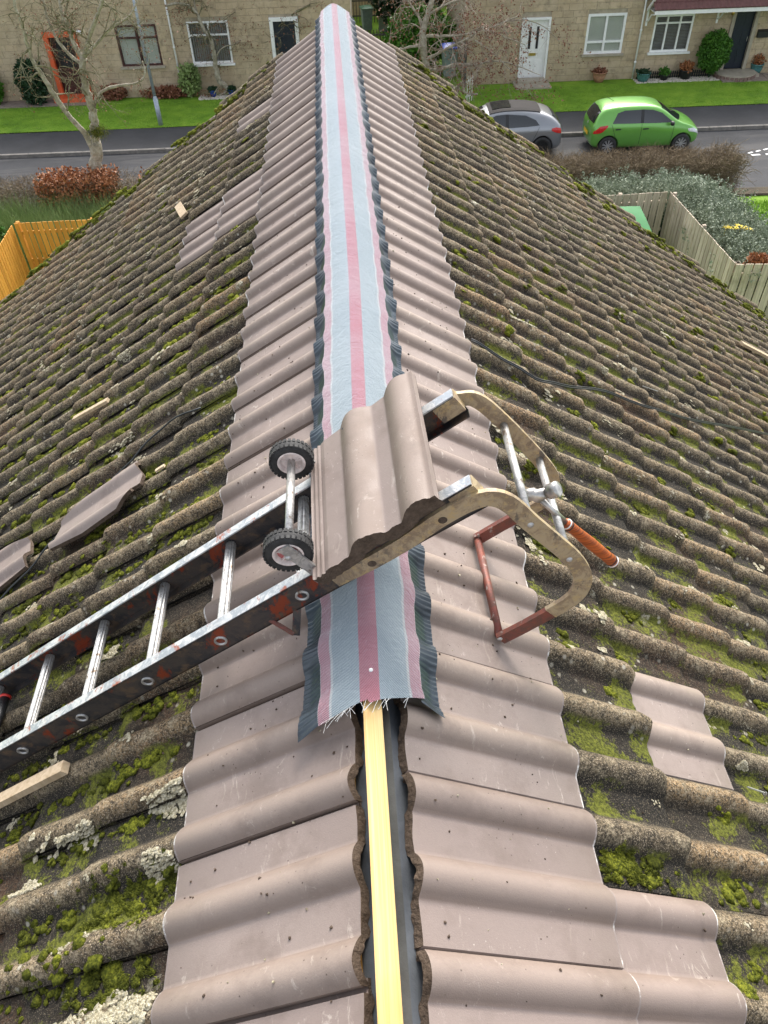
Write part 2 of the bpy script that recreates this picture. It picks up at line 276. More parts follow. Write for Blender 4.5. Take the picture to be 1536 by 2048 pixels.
# ------------------------------------------------------------ our roof
PER = .15
def prof(a, h=.0235, hw=.0375, fat=.40):
    z = 0
    for c in (.035, .185):
        t = abs(a-c)/hw
        if t < 1: z = max(z, h*(.5+.5*math.cos(math.pi*t))**fat)
    return z
def tile_mesh(name, mats, nx, ny, L, rough=0, seed=0, side=-1, edge_cut=False, h=.0235, hw=.0375, thick=.014, fat=.40, end_mi=0, width=.297, lap=.016):
    mb = MB(); off = Vector((seed*7.3, seed*3.1, 0)); A = width; G = A-(.006 if side < 0 else .0015)
    xs = sorted(set([i/nx*(G-.001) for i in range(nx+1)]+[0.0, G-.0005, G, A+lap])); n1 = len(xs)
    def zt(a, y):
        z = prof(a, h, hw, fat) if a < G-.0002 else -.0125
        if rough:
            z += rough*(noise.noise(Vector((a*22, y*16, 0))+off)*1.0+.5*noise.noise(Vector((a*60, y*50, 0))+off))
            if y > L-.03: z -= ((y-L+.03)/.03)**2*.011*(1+noise.noise(Vector((a*30, seed, 0))))
        elif y > L-.006: z -= .0025
        return z
    ys = [j/ny*L for j in range(ny)]+[L-.006, L-.0025, L] if not rough else [j/ny*L for j in range(ny)]+[L-.02, L-.008, L]
    ys = sorted(set(ys)); m1 = len(ys); vs = []; at = []
    for y in ys:
        for a in xs:
            yy = y+(rough*1.2*noise.noise(Vector((a*30, 9, seed))) if (rough and y > L-.03) else 0)
            if edge_cut and y == ys[0]: yy += .006*noise.noise(Vector((a*18, seed*3.7, 4)))
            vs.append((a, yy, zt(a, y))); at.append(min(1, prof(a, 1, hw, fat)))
    fs = [(j*n1+i, j*n1+i+1, (j+1)*n1+i+1, (j+1)*n1+i) for j in range(m1-1) for i in range(n1-1)]
    mb.add(vs, fs, 0, at)
    if end_mi == 2:
        for q in range(2*(n1-1)): mb.m[len(fs)-1-q] = 2
    # underside, front, back and side faces
    def ring(j, dz, dy=0, inner=0): return [(vs[j*n1+i][0], vs[j*n1+i][1]+dy, (vs[j*n1+i][2]-dz)) for i in range(n1)]
    last = m1-1; f0 = ring(last, 0); f1 = ring(last, thick*.9)
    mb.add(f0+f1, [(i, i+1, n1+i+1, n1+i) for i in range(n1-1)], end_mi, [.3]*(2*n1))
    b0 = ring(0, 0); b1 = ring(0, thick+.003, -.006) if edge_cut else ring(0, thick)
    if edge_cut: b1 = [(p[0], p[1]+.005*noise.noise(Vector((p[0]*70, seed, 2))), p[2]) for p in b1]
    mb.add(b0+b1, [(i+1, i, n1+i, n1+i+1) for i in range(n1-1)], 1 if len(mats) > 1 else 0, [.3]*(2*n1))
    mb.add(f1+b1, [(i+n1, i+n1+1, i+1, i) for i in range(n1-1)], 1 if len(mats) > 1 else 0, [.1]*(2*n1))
    for i in (0, n1-1):
        a = [vs[0*n1+i], vs[last*n1+i]]; q = [a[0], a[1], (a[1][0], a[1][1], a[1][2]-thick), (a[0][0], a[0][1], a[0][2]-thick)]
        mb.add(q, [(0, 1, 2, 3) if i == 0 else (3, 2, 1, 0)], 0, [.2]*4)
    me = mb.mesh(name, mats); k = len(fs)
    me.polygons.foreach_set('use_smooth', [i < k for i in range(len(mb.f))]); return me
house = thing('house', 'tile roofed house below the camera, its mossy gable roof getting new brown ridge tiles', 'house', (0, 0, 0))
DECK = {}
def deck_matrix(side):
    x = Vector((0, -side, 0)); y = Vector((side*CA, 0, -SA)); z = Vector((side*SA, 0, CA))
    return Matrix(((x.x, y.x, z.x, 0), (x.y, y.y, z.y, 0), (x.z, y.z, z.z, 0), (0, 0, 0, 1)))
YG = 6.10; YN = -1.75; SEAVE = 5.0
for side in (-1, 1):
    mb = MB()
    def dfn(u, v, side=side):
        Y = YN+(YG-.03-YN)*u; s = SEAVE*v*.995; d = 1 if .0 < s < .2 else 0
        return (-side*Y, s, -.041+.004*noise.noise(Vector((Y*9, s*14, side)))*(1 if v > 0 else 0))
    mb.grid(160, 60, dfn, flip=(side > 0)); 
    mb.box((-side*(YN+YG)/2, SEAVE/2, -.12), (YG-YN-.1, SEAVE-.05, .12))
    DECK[side] = mb.build('roof_slope', M['membrane'], house, True, mw=deck_matrix(side))
OLD = [tile_mesh('roof_tile', [M['old'], M['tile_end']], 30, 12, .33, .0034, i+1, 1, h=.036, hw=.041, thick=.024, fat=.45, end_mi=1) for i in range(10)]
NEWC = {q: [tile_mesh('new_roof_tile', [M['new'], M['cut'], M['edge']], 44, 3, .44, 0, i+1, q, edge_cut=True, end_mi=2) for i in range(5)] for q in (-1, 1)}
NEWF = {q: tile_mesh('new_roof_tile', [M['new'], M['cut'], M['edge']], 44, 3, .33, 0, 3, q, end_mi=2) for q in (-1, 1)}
GAUGE = .285; S0 = .515
def inview(P, mg=60):
    d = P-CAM; z = d.dot(fwd)
    if z < .05: return False, 0
    x = 768+FPX*d.dot(RX)/z; y = 1024-FPX*d.dot(UX)/z
    return (-mg < x < 1536+mg and -mg < y < 2048+mg), FPX*.3/z
new_patch = set()
cand = []
for side in (-1, 1):
    for j in range(0, 16):
        off = .15 if j in (1, 2, 5, 8, 9, 12, 15) else 0.0
        for k in range(-7, 22):
            yc = .3*k+off
            if side < 0: a0 = yc-.01; ymid = a0+.15; y0, y1 = a0, a0+.3
            else: a0 = -(yc+.035); ymid = yc+.035-.15; y0, y1 = yc-.265, yc+.035
            if y1 > YG+.03 or y0 < YN-.05: 
                if not (y0 < YG-.1 and y1 > YG): continue
                if y1 > YG+.16: continue
            s_end = S0+GAUGE*j; new = j == 0
            if side > 0 and ((j == 2 and abs(ymid-.64) < .1) or (j == 1 and abs(ymid-.04) < .1)): new = True
            if side < 0 and ((j == 1 and (3.3 < ymid < 4.15 or 4.95 < ymid < 5.25)) or (j == 2 and 3.55 < ymid < 4.1)): new = True
            cand.append((side, j, k, a0, ymid, s_end, new))
rest_tiles = {(-1, 0): [], (1, 0): [], (-1, 1): [], (1, 1): []}
vis = []
for c in cand:
    ok, sz = inview(SL(c[0], c[5]-.15, c[4])); vis.append((ok, sz))
order = sorted([i for i, c in enumerate(cand) if vis[i][0] and not c[6]], key=lambda i: -vis[i][1])[:296]
keep = set(order)
random.seed(11)
for i, (side, j, k, a0, ymid, s_end, new) in enumerate(cand):
    ja, js, jt = random.uniform(-.003, .003), random.uniform(-.006, .006), random.uniform(-.006, .006)
    if new: ja, js, jt = ja*.4, js*.3, jt*.3
    L = .44 if j == 0 else .33
    me = (NEWC[side][random.randrange(5)] if j == 0 else NEWF[side]) if new else OLD[random.randrange(10)]
    tilt = .023/.285 if j else .022/.44
    mw = Matrix.Translation((a0+ja, s_end-L+js, -.022)) @ Matrix.Rotation(jt, 4, 'Z') @ Matrix.Rotation(tilt, 4, 'X')
    mw = Matrix.Translation((0, 0, random.uniform(-.002, .002) if not new else 0)) @ mw
    if new and j: mw = Matrix.Translation((0, 0, .004)) @ mw
    if (new and vis[i][0]) or i in keep:
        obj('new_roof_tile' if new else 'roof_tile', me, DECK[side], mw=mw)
    else: rest_tiles[(side, 1 if new else 0)].append((me, mw))
def join_meshes(name, items, mats):
    V = []; F = []; A = []; MI = []; base = 0
    for me, mw in items:
        n_ = len(me.vertices); co = np.empty(n_*3, dtype=np.float32); me.vertices.foreach_get('co', co); co = co.reshape(-1, 3)
        m4 = np.array(mw); co = co @ m4[:3, :3].T+m4[:3, 3]; V.append(co)
        lv = np.empty(len(me.loops), dtype=np.int32); me.loops.foreach_get('vertex_index', lv); F.append(lv+base)
        mi = np.empty(len(me.polygons), dtype=np.int32); me.polygons.foreach_get('material_index', mi); MI.append(mi)
        a = np.zeros(n_, dtype=np.float32)
        if 'crest' in me.attributes: me.attributes['crest'].data.foreach_get('value', a)
        A.append(a); base += n_
    V = np.concatenate(V); F = np.concatenate(F); MI = np.concatenate(MI); A = np.concatenate(A)
    me = bpy.data.meshes.new(name); me.vertices.add(len(V)); me.vertices.foreach_set('co', V.astype(np.float32).ravel())
    me.loops.add(len(F)); me.loops.foreach_set('vertex_index', F); me.polygons.add(len(F)//4)
    me.polygons.foreach_set('loop_start', np.arange(0, len(F), 4, dtype=np.int32)); me.polygons.foreach_set('loop_total', np.full(len(F)//4, 4, dtype=np.int32))
    for m in mats: me.materials.append(m)
    me.polygons.foreach_set('material_index', MI); me.update(calc_edges=True)
    me.attributes.new('crest', 'FLOAT', 'POINT').data.foreach_set('value', A); return me
for (side, nw), items in rest_tiles.items():
    if items: obj('more_new_roof_tiles' if nw else 'more_roof_tiles', join_meshes('more_roof_tiles', items, [M['new'], M['cut'], M['edge']] if nw else [M['old'], M['tile_end']]), DECK[side], kind='stuff')
print('tiles', len(cand), 'old parts', len(keep), 'new', sum(1 for i, c in enumerate(cand) if c[6] and vis[i][0]))
# ridge batten, timber under the top tiles, gable wall, eaves wall, gutter
mb = MB(); mb.grid(3, 120, lambda u, v: (-.0125+.002*v*6+(u-.5)*.036+.0008*noise.noise(Vector((v*90, u*3, 0))), -1.6+7.55*v, .000+.0006*noise.noise(Vector((v*60, 7, 0)))))
mb.box((-.0125+.004, 2.2, -.033), (.035, 7.55, .064)); mb.build('ridge_batten', M['batten'], house)
for side in (-1, 1):
    m2 = MB()
    for q in range(6): m2.bar(SL(side, .118, -1.6+q*1.28, -.0435), SL(side, .118, -1.6+q*1.28+1.27, -.0435), .06, .016, (side*SA, 0, CA))
    m2.build('tile_batten', M['batten'], house)
    # wall under the eave and gutter along it
M['harl'] = simple('roughcast_wall', (.36, .33, .28), .9, 0, .15, 8, .004, 120)
mb = MB(); ex = (SEAVE-.35)*CA
mb.prism([(-ex, GZ), (ex, GZ), (ex, -(SEAVE-.3)*SA-.1), (0, -.2), (-ex, -(SEAVE-.3)*SA-.1)], YN+.3, YG-.12)
mb.build('wall', M['harl'], house)
for side in (-1, 1):
    g = MB(); c0 = SL(side, SEAVE+.09, 0, -.10)
    ring = [(c0.x+.062*math.cos(t), c0.z+.062*math.sin(t)) for t in [math.pi+math.pi*i/8 for i in range(9)]]
    ring += [(c0.x+.055*math.cos(t), c0.z+.055*math.sin(t)) for t in [2*math.pi-math.pi*i/8 for i in range(9)]]
    g.prism(ring, YN, YG+.02); g.build('gutter', M['gutter'], house)
# moss -----------------------------------------------------------------------------------
def roll_height(side, s, Y, j):
    off = .15 if j in (1, 2, 5, 8, 9, 12, 15) else 0.0
    a = ((Y-off+.01) if side < 0 else (-(Y-off)-.035+.07+.0)) % .3
    if side > 0: a = (-(Y-off)+.035) % .3
    return a
def surf_n(side, s, Y):                  # height of the tile surface above the slope plane
    j = max(0, math.ceil((s-S0)/GAUGE)); L = .44 if j == 0 else .33; tilt = .023/.285 if j else .022/.44
    a = roll_height(side, s, Y, j); y = s-(S0+GAUGE*j-L)
    return -.022+y*tilt+prof(a, .036 if j else .0235, .041 if j else .0375, .45 if j else .40)
random.seed(5)
moss = {1: MB(), 2: MB()}; BP = []; BD = []; lich = MB()
def is_new(side, s, Y):
    if s < S0+.01: return True
    j = math.ceil((s-S0)/GAUGE)
    for c in NEWP:
        if c[0] == side and c[1] == j and abs(Y-c[4]) < .165: return True
    return False
NEWP = [c for c in cand if c[6] and c[1] > 0]
def moss_patch(side, s, Y, ls, ly, dens=1.0, hgt=.010, fuzz=True):
    P0 = SL(side, s, Y, 0); dist = (P0-CAM).length; near_ = dist < 3.2
    rb = .0055 if dist < 2 else (.0085 if near_ else .015)
    n_ = max(4, int(ls*ly/(rb*rb*1.7)*dens)); n_ = min(n_, 420 if dist < 2 else 48)
    if near_:
        for q in range(max(1, n_//16)):
            ss = s+random.gauss(0, .25)*ls; yy = Y+random.gauss(0, .25)*ly
            if is_new(side, ss+.02, yy) or is_new(side, ss-.02, yy) or noise.noise(Vector((ss*38, yy*38, side*3))) < -.05: continue
            moss[1].ico(SL(side, ss, yy, surf_n(side, ss, yy)-.002), random.uniform(.011, .019), 2, .5, sq=(1.4, 1.1, .42), rot=Matrix.Rotation(side*ALPHA, 3, 'Y'))
    for q in range(n_):
        u_, v_ = random.gauss(0, .34), random.gauss(0, .34); ss = s+u_*ls; yy = Y+v_*ly
        if noise.noise(Vector((ss*38, yy*38, side*3))) < (-.12 if dist < 3.2 else -.4)+.45*(u_*u_+v_*v_): continue
        if is_new(side, ss+.008, yy) or is_new(side, ss-.008, yy) or yy > YG: continue
        r = rb*random.uniform(.6, 1.3); nn = surf_n(side, ss, yy); fl = max(.25, 1-1.5*(u_*u_+v_*v_))
        moss[1].ico(SL(side, ss, yy, nn+r*.1), r, 1, .6, sq=(1.3, 1.1, .85*fl), rot=Matrix.Rotation(side*ALPHA, 3, 'Y'))
        if fuzz and near_:
            for z in range(22 if dist < 1.9 else 6):
                a = random.uniform(0, 6.28); rr = r*random.uniform(.1, 1.7); ps, py = ss+rr*math.cos(a), yy+rr*math.sin(a)
                BP.append(tuple(SL(side, ps, py, surf_n(side, ps, py)+r*.55*fl*max(0, 1-rr/r/1.8))))
                dn = Vector((side*SA, 0, CA))+Vector((random.uniform(-1, 1), random.uniform(-1, 1), random.uniform(-.3, .8)))*.9
                BD.append(tuple(dn.normalized()*random.uniform(.003, .008)))
def pan_y(side, j, k, which):            # Y just on the camera side of a roll
    off = .15 if j in (1, 2, 5, 8, 9, 12, 15) else 0.0
    return .3*k+off+(.0 if which == 0 else .15)+(.025 if side < 0 else 0)-.055
for side in (-1, 1):
    for j in range(1, 16):
        for k in range(-2, 21):
            for wh in (0, 1):
                Y = pan_y(side, j, k, wh)
                if Y > YG-.03 or Y < -.25: continue
                s = S0+GAUGE*(j-.5); ok, sz = inview(SL(side, s, Y), 80)
                if not ok: continue
                edge = Y > YG-.35
                pm = (.8 if side < 0 else .52)+(.45 if edge else 0)
                nz = noise.noise(Vector((s*.9, Y*.9, side*5)))
                if random.random() < pm+nz*.5:
                    dist = (SL(side, s, Y)-CAM).length
                    if side < 0: moss_patch(side, s+random.uniform(-.07, .05), Y-.003, random.uniform(.1, .24), random.uniform(.022, .048)*(1.3 if edge else 1), random.uniform(.6, 1.1))
                    else: moss_patch(side, s+random.uniform(-.1, .1), Y+random.uniform(-.02, .03), random.uniform(.02, .11), random.uniform(.02, .05)*(1.5 if edge else 1), random.uniform(.7, 1.3))
for side in (-1, 1):
    s = .62
    while s < 5.0:
        moss_patch(side, s, YG-random.uniform(.06, .3), random.uniform(.08, .22), random.uniform(.05, .13), random.uniform(1.2, 2.2), .016); s += random.uniform(.06, .16)
for px, py, side, ls, ly, dn in [(260, 1800, -1, .22, .10, .9), (240, 1560, -1, .10, .06, .9), (40, 1660, -1, .12, .07, .9), (100, 1940, -1, .3, .09, .9), (200, 1990, -1, .2, .06, .9), (1270, 1745, 1, .16, .075, 1.2), (1480, 1790, 1, .1, .06, 1.1),
                                 (1520, 1940, 1, .08, .05, 1), (1490, 1980, 1, .06, .04, 1), (1250, 1320, 1, .05, .04, 1), (1110, 1100, 1, .12, .04, 1), (1120, 1290, 1, .09, .03, 1), (385, 1010, -1, .14, .05, 1), (130, 1450, -1, .1, .08, .7)]:
    P = at_s(px, py, side, 0); s = P.x*side*CA-P.z*SA; moss_patch(side, s, P.y, ls, ly, dn, .012)
obj('moss', moss[1].mesh('moss', M['moss'], True), None, 'green moss cushions growing in the valleys of the old roof tiles', 'moss', kind='stuff')
print('moss tris', len(moss[1].f), 'blades', len(BP), 'lichen', len(lich.f) if 0 else '')
V, F = blades(np.array(BP), np.array(BD), .0011); tris_object('moss_tufts', V, F, M['mossb'], label='fuzzy green moss shoots on the old roof tiles', cat='moss', kind='stuff')
# crusts of pale lichen
for px, py, side, r in [(1040, 648, 1, .05), (1385, 690, 1, .045), (1270, 780, 1, .038), (245, 895, -1, .05), (215, 1305, -1, .03), (340, 1600, -1, .05), (165, 1675, -1, .04), (325, 1730, -1, .04), (250, 2035, -1, .07), (258, 718, -1, .035),
                    (1205, 1300, 1, .012), (1425, 1440, 1, .022), (1490, 1460, 1, .02), (1020, 640, 1, .03), (1155, 770, 1, .022), (1200, 750, 1, .02), (1320, 600, 1, .025), (1385, 1180, 1, .02), (1010, 300, 1, .03), (330, 385, -1, .05), (80, 900, -1, .03), (1130, 1300, 1, .012), (1140, 1120, 1, .015), (1480, 1535, 1, .015), (60, 1780, -1, .03), (1255, 1350, 1, .01), (1370, 870, 1, .02), (890, 430, 1, .02)]:
    P = at_s(px, py, side, .0); s0_ = P.x*side*CA-P.z*SA
    for q in range(150):
        a = random.uniform(0, 6.28); rr = r*math.sqrt(random.random())*(1+.3*math.sin(a*3+px)); ss = s0_+rr*math.cos(a)*1.3; yy = P.y+rr*math.sin(a)*.6
        if is_new(side, ss, yy): continue
        lich.ico(SL(side, ss, yy, surf_n(side, ss, yy)+.0015), random.uniform(.06, .13)*r+.0014, 1, .6, sq=(1.3, 1, .4), rot=Matrix.Rotation(side*ALPHA, 3, 'Y'))
for q in range(820):
    side = random.choice((-1, 1)); j = random.randint(1, 15); s = S0+GAUGE*(j-random.random()); Y = random.uniform(0, YG-.05)
    if is_new(side, s, Y) or not inview(SL(side, s, Y), 10)[0]: continue
    r = random.uniform(.007, .03)
    for z in range(12):
        ss = s+random.gauss(0, r*.8); yy = Y+random.gauss(0, r*.5)
        if is_new(side, ss, yy): continue
        lich.ico(SL(side, ss, yy, surf_n(side, ss, yy)+.0015), r*random.uniform(.2, .45), 1, .6, sq=(1.2, 1, .25), rot=Matrix.Rotation(side*ALPHA, 3, 'Y'))
obj('lichen', lich.mesh('lichen', M['lichen']), None, 'pale crusty lichen patches dotted over the old roof tiles', 'lichen', kind='stuff')
# crumbs of cut concrete and dirt on tiles
cr = MB(); random.seed(3)
for q in range(900):
    side = random.choice((-1, 1)); s = random.uniform(.1, 2.4); Y = random.uniform(-.1, 3.4)
    if random.random() < .45: s = random.uniform(.09, .5)
    if not inview(SL(side, s, Y), 5)[0]: continue
    r = random.uniform(.001, .0032); cr.ico(SL(side, s, Y, surf_n(side, s, Y)+r*.4), r, 1, .6, mi=0 if random.random() < .7 else 1)
obj('crumbs', cr.mesh('crumbs', [M['cut'], M['lichen']]), None, 'small dark crumbs of cut tile scattered over the roof tiles', 'debris', kind='stuff')

# ridge roll -----------------------------------------------------------------------------
YR0, YR1 = .455, 6.13
roll = thing('ridge_roll', 'pink and blue striped fabric ridge roll with dark pleated edges laid along the ridge', 'ridge roll', (0, YR0, 0))
def surf_w(x, Y):                        # world height of the tile surface at x
    side = 1 if x > 0 else -1; s = abs(x)/CA
    a = roll_height(side, s, Y, 0); return -s*SA+(prof(a)*.95-.004)/CA
def cx(Y): return -.014+.028*min(1, (Y-.4)/1.7)-.006*max(0, (Y-2.4)/3.6)
def fab_z(x, Y):
    ax = abs(x); base = .027-.665*math.sqrt(ax*ax+.0009)+.003; pf = surf_w(x, Y)-(-ax/CA*SA+.020/CA)
    t = max(0, min(1, (ax-.05)/.055)); near_ = max(0, 1-(Y-.4)/.8)
    return base+pf*t*(.10+.35*near_)+(.0018+.002*near_)*noise.noise(Vector((x*16, Y*6, 3)))+.0012*noise.noise(Vector((x*9+Y*7, Y*26, 8)))
mb = MB()
def ff(u, v):
    Y = YR0+(YR1-YR0)*v; xl = (u-.5)*.212; wob = (u-.5)*2*abs(u-.5)*2*(.005*(prof(roll_height(1 if u > .5 else -1, 0, Y, 0), 1)-.5)+.007*noise.noise(Vector((0, Y*5, 5 if u > .5 else 9))))
    tail = (1-v)**60*(-.012*abs(u-.5)*2 if u < .5 else .030*(u-.5)*2-.010)
    y2 = Y+tail*(1 if v < .1 else 0); x = xl+cx(Y)+wob
    return (x, y2-YR0, fab_z(x, y2)+.004)
mb.grid(44, 700, ff, at=lambda u, v: 1+(u-.5)*.212); fo = mb.build('fabric_strip', M['fabric'], roll, True)
# keep stripes straight in the cloth: object coords follow x, so shift is small
for sd_ in (-1, 1):
    mb = MB(); ny = 2900; ph = [random.uniform(0, 6.28) for _ in range(40)]
    def fl(u, v, sd_=sd_):
        Y = YR0+.004+(YR1-YR0-.01)*v; a = roll_height(sd_, 0, Y, 0); crest = prof(a, 1)
        w0 = .1015; w1 = .141+.006*(crest-.5)+.004*noise.noise(Vector((Y*5, sd_, 1)))+(.004*(1-v)**30)
        x = cx(Y)+sd_*(w0+(w1-w0)*u); dy = 0
        if v < .01: dy = (-.012-.02*u)*(1-v/.01)+.02*(1-v/.01)*(1 if sd_ > 0 else 0)
        pl = math.sin(Y*2*math.pi/.0115+1.7*noise.noise(Vector((Y*14, u*1.5, sd_)))+u*.8)
        zi = fab_z(x, Y)-.001; zo = surf_w(x, Y)+.003; w_ = min(1, u*1.6); zz = zi*(1-w_)+zo*w_
        return (x, Y+dy-YR0, max(zz, surf_w(x, Y)+.002)+pl*.0024*(.3+.7*u)+.002*noise.noise(Vector((Y*40, u*2, sd_))))
    mb.grid(6, ny, fl, flip=False); f_ = mb.build('pleated_edge', M['flange'], roll, True)
th = MB()
for q in range(26):
    u = random.uniform(.05, .95); p = Vector(ff(u, 0)); d = Vector((random.gauss(-.01, .012), -random.uniform(.008, .03), random.uniform(-.004, .003)))
    th.tube([p, p+d*.5+Vector((0, 0, .002)), p+d], .0005, 3)
th.build('loose_threads', M['white'], roll, kind='stuff')
th = MB(); c = Vector(ff(.52, .012)); th.lathe(c, [(0, .0035), (.003, .003), (.0042, .0015), (.0042, -.001)], 14); th.build('nail_head', M['white'], roll, True)
# side skirt: end cap of the roll hanging at the gable
# ladder ---------------------------------------------------------------------------------
def LP(s, Y, n): return SL(-1, s, Y, n)
lad = thing('roof_ladder', 'paint worn aluminium roof ladder with ridge hook and wheels hooked over the ridge', 'ladder', tuple(LP(.5, .87, 0)))
def L0(mb, name, mat, smooth=False, parent=lad):
    off = Vector(lad.location); mb.v = [tuple(Vector(v)-off) for v in mb.v]; return mb.build(name, mat, parent, smooth)
nup = Vector((-SA, 0, CA))
def ntop(s): return .140-.022*(s+.3)
for Y, web in ((.735, -1), (1.015, 1)):
    mb = MB(); s0_, s1_ = -.345, 2.6; T = .004
    yw = Y+web*.011
    mb.bar(LP(s0_, yw, ntop(s0_)-.035), LP(s1_, yw, ntop(s1_)-.035), T, .070, nup, 0)
    mb.bar(LP(s0_, Y, ntop(s0_)), LP(s1_, Y, ntop(s1_)), .026, T, nup, 1)
    mb.bar(LP(s0_, Y, ntop(s0_)-.070), LP(s1_, Y, ntop(s1_)-.070), .026, T, nup, 0)
    rail = L0(mb, 'rail', [M['railside'], M['railtop']])
    for q in range(11):
        s = .115+.248*q; m2 = MB(); c = LP(s, yw+web*.002, ntop(s)-.038)
        m2.lathe(c, [(.011, -.001), (.011, .004), (.0155, .004), (.0155, -.001)], 18, (0, web, 0)); L0(m2, 'rung_socket', M['alu'], True)
        m2 = MB(); m2.lathe(c, [(0, -.0005), (.0112, -.0005)], 16, (0, web, 0)); L0(m2, 'rung_hole', M['cut'])
for q in range(11):
    s = .115+.248*q; mb = MB(); n_ = ntop(s)-.038
    mb.tube([LP(s, .728, n_), LP(s, 1.022, n_)], .0135, 24, flute=.14); L0(mb, 'rung', M['alu'])
def ribbon(path, wd, y0, y1, name, mat, sub=4):
    P = [Vector((p[0], p[1], 0)) for p in path]; Q = []
    for i in range(len(P)-1):               # catmull-rom
        a, b, c, d = P[max(i-1, 0)], P[i], P[i+1], P[min(i+2, len(P)-1)]
        for k in range(sub):
            t = k/sub; Q.append(.5*((2*b)+(-a+c)*t+(2*a-5*b+4*c-d)*t*t+(-a+3*b-3*c+d)*t**3))
    Q.append(P[-1]); mb = MB(); vs = []
    for i, p in enumerate(Q):
        t = (Q[min(i+1, len(Q)-1)]-Q[max(i-1, 0)]).normalized(); nn = Vector((-t.y, t.x, 0))*wd/2
        for y in (y0, y1):
            for s_ in (-1, 1): q = p+nn*s_; vs.append((q.x, y, q.y))
    fs = []
    for i in range(len(Q)-1):
        b = 4*i; fs += [(b, b+1, b+5, b+4), (b+2, b+6, b+7, b+3), (b+1, b+3, b+7, b+5), (b, b+4, b+6, b+2)]
    e = 4*(len(Q)-1); fs += [(0, 2, 3, 1), (e, e+1, e+3, e+2)]; mb.add(vs, fs); return L0(mb, name, mat)
near = [(-.075, .062), (.005, .112), (.08, .168), (.152, .232), (.224, .276), (.274, .265), (.330, .201), (.377, .148), (.430, .086), (.462, .028), (.466, -.022), (.449, -.062), (.409, -.102)]
red_n = [(.409, -.102), (.356, -.149), (.301, -.193)]
far = [(.171, .252), (.232, .280), (.272, .268), (.333, .203), (.377, .150), (.421, .094), (.460, .035), (.470, -.015), (.455, -.058), (.409, -.095)]
red_f = [(.409, -.095), (.350, -.14), (.293, -.185)]
ribbon(near, .040, .712, .722, 'hook_arm', M['tanpaint']); ribbon(red_n, .034, .711, .723, 'hook_foot', M['redpaint'])
ribbon([(-.06, .07)]+far, .036, 1.028, 1.038, 'hook_arm', M['tanpaint']); ribbon(red_f, .034, 1.027, 1.039, 'hook_foot', M['redpaint'])
for a, b, m, r in (((.330, .198), (.330, .201), 'alu', .009), ((.425, .084), (.425, .088), 'alu', .009), ((.299, -.186), (.293, -.18), 'redpaint', .010)):
    mb = MB(); mb.tube([(a[0], .722, a[1]), (b[0], 1.028, b[1])], r, 14); L0(mb, 'hook_bar', M[m], True)
    for y in (.711, 1.039):
        m2 = MB(); m2.lathe((a[0], y, a[1]), [(0, .003), (.005, .002), (.007, -.001)], 14, (0, -1 if y < .8 else 1, 0)); L0(m2, 'rivet', M['alu'], True)
for x_, z_ in ((.152, .228), (.008, .112)):
    m2 = MB(); m2.lathe((x_, .7115, z_), [(0, 0), (.0095, 0)], 16, (0, -1, 0)); L0(m2, 'bolt_hole', M['cut'])
for Y, web in ((.735, -1), (1.015, 1)):
    mb = MB(); mb.bar(LP(-.29, Y, ntop(-.3)-.026), LP(-.348, Y, ntop(-.3)-.024), .032, .044, nup); L0(mb, 'rail_end_block', M['tanpaint'])
# wheels and axle
WN = .205; WS = .058
mb = MB(); mb.tube([LP(WS, .755, WN), LP(WS, 1.02, WN)], .0095, 16); L0(mb, 'axle', M['alu'], True)
for Y in (.742, 1.028):
    c = LP(WS, Y, WN); t = MB(); N_ = 44; prof_ = [(.028, -.013), (.043, -.0155), (.050, -.012), (.0515, 0), (.050, .012), (.043, .0155), (.028, .013)]
    t.lathe(c, prof_+[prof_[0]], N_, (0, 1, 0)); 
    tyre = L0(t, 'wheel', M['rubber'], True)
    k = MB()
    for q in range(30):
        for yy, sh in ((-.0095, 0), (.0095, .5)):
            an = 2*math.pi*(q+sh)/30; p = c-Vector(lad.location)+Vector((math.cos(an)*.0505, yy, math.sin(an)*.0505)); k.box(p, (.004, .009, .007), Matrix.Rotation(-an, 3, 'Y'))
    k.build('tyre_lug', M['rubber'], tyre)
    k = MB(); cc = c-Vector(lad.location)
    for sgn in (-1, 1): k.lathe(cc, [(.033, sgn*.0145), (.030, sgn*.0165), (.0265, sgn*.0135), (.0235, sgn*.006)], 32, (0, 1, 0))
    k.build('rim', M['rim'], tyre, True)
    k = MB(); k.lathe(cc, [(.0, -.006), (.0238, -.006), (.0238, .006), (0, .006)], 24, (0, 1, 0)); k.build('hub', M['rimred'] if Y < .8 else M['rim'], tyre)
    k = MB()
    for q in range(5): an = q*1.2566+.3; k.bar(cc+Vector((0, -.008, 0)), cc+Vector((math.cos(an)*.025, -.008, math.sin(an)*.025)), .003, .006, (0, 1, 0))
    k.build('spoke', M['rim'], tyre)
for Y in (.722, 1.048):
    mb = MB(); a_ = at_y(566, 1096, .722); b_ = at_y(642, 1150, .722); a_.y = b_.y = Y; mb.bar(a_, b_, .005, .026, (b_-a_).cross(Vector((0, 1, 0)))); L0(mb, 'wheel_bracket', M['alu'])
    m2 = MB(); m2.lathe(LP(WS, Y-.003, WN), [(0, -.003), (.0055, -.002), (.007, .001)], 14, (0, 1, 0)); L0(m2, 'axle_nut', M['alu'], True)
# small under-brace
mb = MB(); mb.tube([at_y(524, 1230, .735), at_y(588, 1268, .70)], .0055, 8); L0(mb, 'brace', M['redpaint'])
mb = MB(); mb.bar(at_y(596, 1185, .74), at_y(592, 1270, .70), .004, .018, (1, 0, 0)); L0(mb, 'brace', M['railside'])
